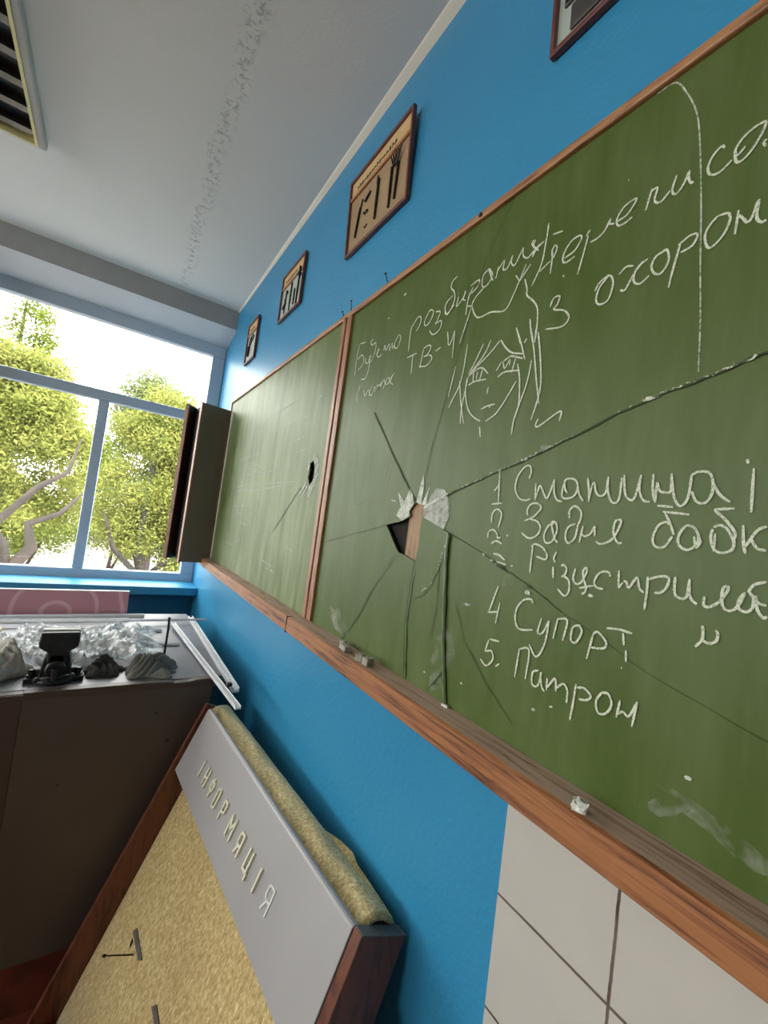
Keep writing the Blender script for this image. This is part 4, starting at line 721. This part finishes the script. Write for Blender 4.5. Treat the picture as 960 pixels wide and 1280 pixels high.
m.add(vs, [(i*(n+1)+j, (i+1)*(n+1)+j, (i+1)*(n+1)+j+1, i*(n+1)+j+1) for i in range(n) for j in range(n) if clear(i, j)])
tag(m.build('plastic_sheet', M['film'], smooth=True), 'crumpled clear plastic sheet spread over the bench behind the vise', 'plastic sheet')
# upright black rod on a little foot
c = W(.478, 3.335, 0); rod = thing('metal_rod', (c.x, c.y, zt), 'thin black metal rod standing upright behind the grey rag', 'rod')
m = MB(); m.path([(c.x, c.y, zt+.006), (c.x+.001, c.y, zt+.12), (c.x-.001, c.y, zt+.166)], [.0048, .0048, .0046], 12); m.lathe((c.x-.001, c.y, zt+.166), [(.0062, 0), (.0066, .004), (.004, .007)], 12)
m.build('rod_shaft', M['nail'], rod)
MB().lathe((c.x, c.y, zt), [(.022, 0), (.022, .005), (.008, .008)], 16).build('rod_foot', M['nail'], rod)

# ------------------------------------------------------------ white plastic profiles
def strip(x0, y0, x1, y1, z, w_, h_, label, mat='white_plastic', name='plastic_profile', z1=None, group='white plastic profiles on the bench'):
    a, b_ = Vector((K*(x0-1), K*y0, z)), Vector((K*(x1-1), K*y1, z if z1 is None else z1)); d = b_-a; s = Vector((-d.y, d.x, 0)).normalized()*w_
    up_ = Vector((0, 0, h_)); lip = s*.14
    m = MB(); m.obox(a, d, s, up_*.4); m.obox(a+up_*.4, d, lip, up_*.6); m.obox(a+up_*.4+s-lip, d, lip, up_*.6)   # a shallow U channel
    o = m.build(name, M[mat], bevel=.001); return tag(o, label, 'plastic profile' if name == 'plastic_profile' else 'strip', group)
strip(-.75, 4.46, .43, 4.52, zt, .022, .016, 'white plastic profile farthest back, just below the pink board')
strip(-.75, 4.20, .93, 4.26, zt+.018, .014, .010, 'longest white plastic profile, its right end reaching the blue wall')
strip(-.80, 4.33, .30, 4.37, zt, .024, .014, 'white plastic profile between the farthest and the longest one')
strip(.22, 3.98, .53, 4.0, zt, .024, .012, 'short white plastic profile beside the rod, poking from under the film')
strip(.42, 3.62, .615, 3.60, zt, .018, .010, 'shortest white plastic offcut, right of the black rod')
o = strip(.80, 4.46, .785, 2.62, zt+.0005, .024, .018, 'wide white plastic profile lying along the blue wall, with a dark screw near its end')
m = MB(); c = W(.768, 2.66, 0); m.lathe((c.x, c.y, zt+.0185), [(.011, 0), (.013, .004), (.011, .010), (.006, .012)], 14); m.build('screw', M['nail'], o)
strip(.612, 4.15, .735, 2.36, zt+.016, .020, .012, 'narrow white plastic profile slanting past the bench corner and out over its front', z1=zt+.008)
c = W(-.60, 4.05, 0); tag(MB().box(c.x-.10, c.x+.055, c.y-.06, c.y+.0, zt+.0, zt+.028).build('wood_block', M['block_wood'], bevel=.002), 'small pale wooden block at the left edge behind the bag', 'wood block')
# pink board standing at the back of the bench
pk = thing('pink_board', (W(-.25, 0, 0).x, 4.64*K, zt), 'pink marbled foam board standing upright below the window sill', 'board')
MB().hexa([(W(-.95, 0, 0).x, 4.62*K, zt), (W(.29, 0, 0).x, 4.62*K, zt), (W(.29, 0, 0).x, 4.62*K+.018, zt), (W(-.95, 0, 0).x, 4.62*K+.018, zt), (W(-.95, 0, 0).x, 4.66*K, zt+.119), (W(.286, 0, 0).x, 4.66*K, zt+.124), (W(.286, 0, 0).x, 4.66*K+.018, zt+.124), (W(-.95, 0, 0).x, 4.66*K+.018, zt+.119)]).build('board_face', M['pink'], pk)
MB().hexa([(W(-.95, 0, 0).x, 4.655*K, zt+.119), (W(.287, 0, 0).x, 4.655*K, zt+.124), (W(.287, 0, 0).x, 4.66*K+.019, zt+.124), (W(-.95, 0, 0).x, 4.66*K+.019, zt+.119), (W(-.95, 0, 0).x, 4.655*K, zt+.123), (W(.287, 0, 0).x, 4.655*K, zt+.128), (W(.287, 0, 0).x, 4.66*K+.019, zt+.128), (W(-.95, 0, 0).x, 4.66*K+.019, zt+.123)]).build('white_edge', M['white_plastic'], pk)

# ------------------------------------------------------------ information stand leaning on the wall
A = W(.68, 2.79999758, -1.21766027)
U_, D_, N_ = Vector((.06555138, -.99778841, .01101373)), Vector((-.39728233, -.0362219, -.91698131)), Vector((.91535226, .05573383, -.3987781))
S3 = lambda i, j, k: A + (U_*i + D_*j + N_*k)*K
LF = ((A.z-FZ)/K)/.91698-.001
stand = thing('information_stand', (A.x-.2, A.y-.5, FZ), 'wooden framed information stand with a grey header, leaning against the blue wall', 'information stand')
def sbox(m, i0, i1, j0, j1, k0, k1): m.hexa([S3(i0, j0, k0), S3(i1, j0, k0), S3(i1, j1, k0), S3(i0, j1, k0), S3(i0, j0, k1), S3(i1, j0, k1), S3(i1, j1, k1), S3(i0, j1, k1)])
m = MB(); sbox(m, 0, .03, 0, LF-.088, 0, .201); o = m.build('side_board', M['red_wood'], stand, bevel=.002)
m = MB(); sbox(m, 1.725, 1.765, 0, LF-.088, 0, .201); o2 = m.build('side_board', M['red_wood'], stand, bevel=.002)
for a, b_, q in ((-.0005, .0305, o), (1.7245, 1.7655, o2)):
    m = MB(); sbox(m, a, b_, -.002, .0005, .004, .201); m.build('end_cap', M['end_grain'], q)
m = MB(); sbox(m, .03, 1.725, LF-.12, LF-.088, .0, .201); m.build('bottom_board', M['red_wood'], stand, bevel=.002)
# grey header with a rolled upper lip
m = MB(); prof = [(.366, -.004), (.014, -.004), (.006, -.001), (.001, .005), (0, .014), (.004, .026), (.014, .026), (.018, .016), (.03, .012), (.366, .012)]
m.prism([S3(.092, j, k) for j, k in prof], U_*(1.722-.092)*K); hd = m.build('header_panel', M['header_grey'], stand, bevel=.0015); hd['label'] = 'grey header with raised cream letters'
LET = {'I': [[(.5,0),(.5,1)]], 'N': [[(0,0),(0,1)],[(1,0),(1,1)],[(0,.5),(1,.5)]], 'F': [[(.5,0),(.5,1)],[(.15,.15),(.85,.15),(1,.3),(1,.5),(.85,.62),(.15,.62),(0,.5),(0,.3),(.15,.15)]],
 'O': [[(.2,0),(.8,0),(1,.15),(1,.85),(.8,1),(.2,1),(0,.85),(0,.15),(.2,0)]], 'R': [[(0,1),(0,0),(.8,0),(1,.12),(1,.42),(.8,.55),(0,.55)]], 'M': [[(0,1),(0,0),(.5,.6),(1,0),(1,1)]],
 'A': [[(1,1),(1,0),(.2,0),(0,.12),(0,.42),(.2,.55),(1,.55)],[(.45,.55),(0,1)]], 'C': [[(0,0),(0,.9),(1,.9)],[(.85,0),(.85,.9)],[(1,.9),(1,1.15)]]}
for ch, i, ww in (('I', .395, .03), ('N', .486, .034), ('F', .585, .040), ('O', .677, .032), ('R', .781, .032), ('M', .902, .048), ('A', 1.014, .034), ('C', 1.123, .038), ('I', 1.222, .03), ('A', 1.320, .040)):
    m = MB(); last = i > 1.3
    for line in LET[ch]:
        pts = [S3(i-ww/2+a*ww,   .168+b_*.078, -.0135 if not last else -.0075) for a, b_ in line]
        for p, q in zip(pts[:-1], pts[1:]):
            d = (q-p); t = d.normalized(); s = t.cross(N_).normalized()*(.0030 if not last else .0026); nn = N_*(.0058 if not last else .0022)
            m.obox(p-s-t*.0016, d+t*.0032, s*2, nn)
    m.build('letter', M['white_letter' if last else 'letter'], hd)
# yellow fibre padding: back sheet folded over the top
m = MB(); prof = [(LF-.12, .140)]
prof += [(j, .140) for j in (1.1, .8, .5, .3, .16)]
cj, ck, r_ = .052, .122, .076
for t in range(0, 13):
    w_ = math.pi*(.0+t/12); prof.append((cj-math.sin(w_)*r_*.98, ck-math.cos(w_)*r_))
prof += [(.16, .190), (.5, .190), (.8, .190), (LF-.12, .190)]
inner = [(.85, .165), (.16, .165)] + [(cj-math.sin(w_)*.045, ck-math.cos(w_)*.045) for w_ in [math.pi*t/10 for t in range(11)]] + [(.16, .178), (.85, .178)]
ni = 70; nj = len(prof); vs = []
for a in range(ni+1):
    i = .035+(1.722-.035)*a/ni
    for b_, (j, k) in enumerate(prof):
        wv = noise.noise(Vector((i*6, b_*.35, 2)))*.010 + noise.noise(Vector((i*22, b_*.9, 5)))*.004
        kk = 1 if 5 < b_ < 19 else .25
        vs.append(S3(i, j+wv*.8*kk, k+wv*kk))
m.add(vs, [(a*nj+b_, a*nj+b_+1, (a+1)*nj+b_+1, (a+1)*nj+b_) for a in range(ni) for b_ in range(nj-1)])
pad = m.build('fibre_padding', M['fuzz'], stand, smooth=True); md = pad.modifiers.new('t', 'SOLIDIFY'); md.thickness = .010; md.offset = 0
m = MB(); pts = [(1.14, .01, .182), (1.265, -.012, .19), (1.35, -.030, .19), (1.43, -.038, .19), (1.47, -.024, .188), (1.55, -.020, .188), (1.70, -.009, .185)]
vs = []
for i, j, k in pts: vs += [S3(i, j, k), S3(i, j+.03, k-.012), S3(i, .22, .196)]
m.add(vs, [(a*3+b_, a*3+b_+1, a*3+4+b_, a*3+3+b_) for a in range(len(pts)-1) for b_ in range(2)])
fl = m.build('padding_flap', M['fuzz'], stand, smooth=False); md = fl.modifiers.new('t', 'SOLIDIFY'); md.thickness = .006
m = MB(); sbox(m, 1.766, 1.795, .25, .95, .155, .178); m.build('padding_flap', M['fuzz'], stand, bevel=.003)
# slotted brackets with bent pins in the padding
for slot, plate, pin in (([(.331,1.053),(.340,1.079),(.435,1.085),(.524,1.065),(.523,1.01),(.484,1.033),(.40,1.047)], [(.311,1.039),(.333,1.009),(.52,1.009),(.49,1.034)], (.42, 1.062)),
                         ([(.79,1.011),(.787,1.033),(.85,1.038),(.899,1.03),(.90,.991),(.86,1.002)], [(.765,.997),(.79,.969),(.9,.975),(.87,1.0)], (.86, 1.02))):
    m = MB(); m.prism([S3(i, j, .1345) for i, j in slot], N_*-.002*K); sl = m.build('bracket_slot', M['cavity'], stand)
    m = MB(); m.prism([S3(i, j, .131) for i, j in plate], N_*-.004*K); m.build('bracket_plate', M['end_grain'], sl)
    m = MB(); p0 = S3(pin[0], pin[1], .131); p1 = p0 - N_*.135*K; m.path([p0, p1], [.0021, .0016], 8); m.tube(p1, p1+(p1-p0).normalized()*.008, .0042, .0036, 10)
    m.build('pin', M['nail'], sl)
# folded flap shadow gap at the roll end
# ------------------------------------------------------------ trees outside
def tree(name, base, h, blobs, leaf, nleaf, size, label, seed, branches):
    root = thing(name, base, label, 'tree', 'trees outside the window'); r = np.random.default_rng(seed); rr = random.Random(seed)
    m = MB(); b0 = Vector(base)
    for pts, rad in branches: m.path([b0+Vector(p) for p in pts], rad, 10)
    m.build('trunk', M['bark'], root, smooth=True)
    vol = np.array([b_[3]*b_[4]*b_[5] for b_ in blobs]); pr = vol**.8/(vol**.8).sum()
    idx = r.choice(len(blobs), nleaf, p=pr); B = np.array(blobs)[idx]
    v = r.normal(size=(nleaf, 3)); v /= np.linalg.norm(v, axis=1)[:, None]; rad = r.random(nleaf)**.45*(1+.22*r.normal(size=nleaf).clip(-1.5, 2))
    # clumping
    cl = np.sin(v[:, 0]*9+B[:, 0]*3)*np.sin(v[:, 1]*9+1)*np.sin(v[:, 2]*9+B[:, 2]); rad *= 1+.18*cl
    c_ = B[:, :3]+v*rad[:, None]*B[:, 3:6]
    a = r.normal(size=(nleaf, 3)); a[:, 2] *= .6; a /= np.linalg.norm(a, axis=1)[:, None]; b_ = np.cross(a, r.normal(size=(nleaf, 3))); b_ /= np.linalg.norm(b_, axis=1)[:, None]
    s = size*(.6+.8*r.random(nleaf))[:, None]; dr = np.array([0, 0, -.25])*s
    P = np.stack([c_-a*s, c_+b_*s*.42, c_+a*s+dr, c_-b_*s*.42], 1).reshape(-1, 3)
    me = bpy.data.meshes.new('foliage'); me.from_pydata(P.tolist(), [], np.arange(nleaf*4).reshape(-1, 4).tolist()); me.materials.append(M[leaf])
    o = bpy.data.objects.new('foliage', me); C.objects.link(o); o.parent = root
    return root
rg = random.Random(5)
def crown(cx, cy, z0, z1, w_, n, r0, r1):
    o = []
    for i in range(n):
        t = (i+.5)/n; z = z0+(z1-z0)*t; ww = w_*math.sin(math.pi*min(1, .18+.8*t))**.7
        o.append((cx+rg.uniform(-ww, ww), cy+rg.uniform(-ww, ww)*.6, z+rg.uniform(-.3, .3), *[rg.uniform(r0, r1) for _ in range(3)]))
    return o
GZ = -3.2
def crown(cx, cy, z0, z1, w_, n, r0, r1, dy=.6):
    o = []
    for i in range(n):
        t = (i+.5)/n; z = z0+(z1-z0)*t; ww = w_*math.sin(math.pi*min(1, .22+.74*t))**.7
        o.append((cx+rg.uniform(-ww, ww), cy+rg.uniform(-ww, ww)*dy, z+rg.uniform(-.25, .25), *[rg.uniform(r0, r1) for _ in range(3)]))
    return o
bx_, by_ = -2.0, 9.5
B3 = lambda x, y, z: (x-bx_, y-by_, z-GZ)
tree('broadleaf_tree', (bx_, by_, GZ), 7, crown(-.2, .35, 4.25, 7.0, 1.15, 80, .26, .48), 'leaf', 60000, .036, 'broad yellow-green tree with forked trunk outside the left pane', 21,
     [([B3(-2.1, 8.9, GZ), B3(-2.0, 8.9, -1.5), B3(-1.78, 8.8, .1), B3(-1.52, 8.75, .52), B3(-1.60, 8.7, .90), B3(-1.22, 8.7, 1.12), B3(-.95, 8.8, 1.5)], [.16, .14, .10, .085, .06, .04, .015]),
      ([B3(-1.78, 8.8, .1), B3(-1.86, 8.75, .55), B3(-2.02, 8.7, .82), B3(-1.55, 8.65, 1.5), B3(-1.2, 8.65, 1.8), B3(-1.1, 8.7, 2.4)], [.07, .06, .06, .05, .035, .01]),
      ([B3(-2.02, 8.7, .82), B3(-2.3, 8.8, 1.4), B3(-2.4, 9.0, 2.6)], [.06, .05, .02])])
tree('leafy_tree', (.33, 12.4, GZ), 7, crown(.06, 0, 3.5, 7.3, 1.3, 60, .32, .6, .45)+crown(.68, -.3, 3.05, 4.6, .6, 14, .27, .47, .4), 'leaf', 60000, .043, 'rounded yellow-green tree outside the right pane', 22,
     [([(0, -.2, 0), (0, -.2, 2.9), (-.2, -.5, 3.5), (-.1, -.3, 5.6)], [.16, .13, .10, .035]), ([(-.05, -.3, 2.8), (-.68, -.8, 3.5), (-1.0, -.8, 4.4)], [.07, .055, .018]), ([(0, -.2, 2.7), (.5, -.7, 3.3), (.75, -.8, 4.2)], [.07, .05, .018])])
tree('slender_tree', (-2.8, 13.0, GZ), 9, crown(0, 0, 4.6, 9.4, .95, 32, .24, .44, .35), 'leaf2', 12000, .040, 'loose tall treetop rising into the upper pane at the far left', 23, [([(0, 0, 0), (.05, 0, 4), (0, 0, 8.9)], [.16, .12, .02]), ([(.05, 0, 6.4), (.55, -.1, 7.8)], [.03, .01]), ([(.05, 0, 6.0), (-.5, -.1, 7.6)], [.03, .01])])
tree('distant_tree', (.9, 19, GZ), 8, crown(-.4, 0, 3.5, 9.2, 1.9, 70, .5, .9), 'leaf3', 45000, .06, 'distant grey-green tree showing above the right pane', 24, [([(0, 0, 0), (0, 0, 3.5), (0, 0, 7)], [.25, .2, .05])])
tree('shrubby_tree', (-3.4, 16, GZ), 7, crown(.2, 0, 3.3, 7.7, 2.3, 90, .45, .8, .4), 'leaf2', 55000, .055, 'dense mid-green tree behind the forked one', 25, [([(0, 0, 0), (0, 0, 3), (0, 0, 6)], [.25, .2, .05])])

for k_, (x_, y_, w_, t_) in enumerate(((-3.1, 21, 1.5, 4.6), (-.2, 23, 1.6, 4.4), (3.4, 26, 1.5, 4.6))):
    tree('garden_shrub', (x_, y_, GZ), 2, crown(0, 0, 2.2, t_-.6, w_, 22, .45, .75, .5), 'leaf2', 9000, .06, ('low shrub on the paving behind the forked tree', 'low shrub on the paving seen past the window mullion', 'low shrub on the paving at the right end of the window')[k_], 31+k_, [([(0, 0, 0), (0, 0, 1.2), (.1, 0, 2.6)], [.12, .1, .04]), ([(0, 0, 1.0), (.6, -.1, 2.6)], [.08, .03])])
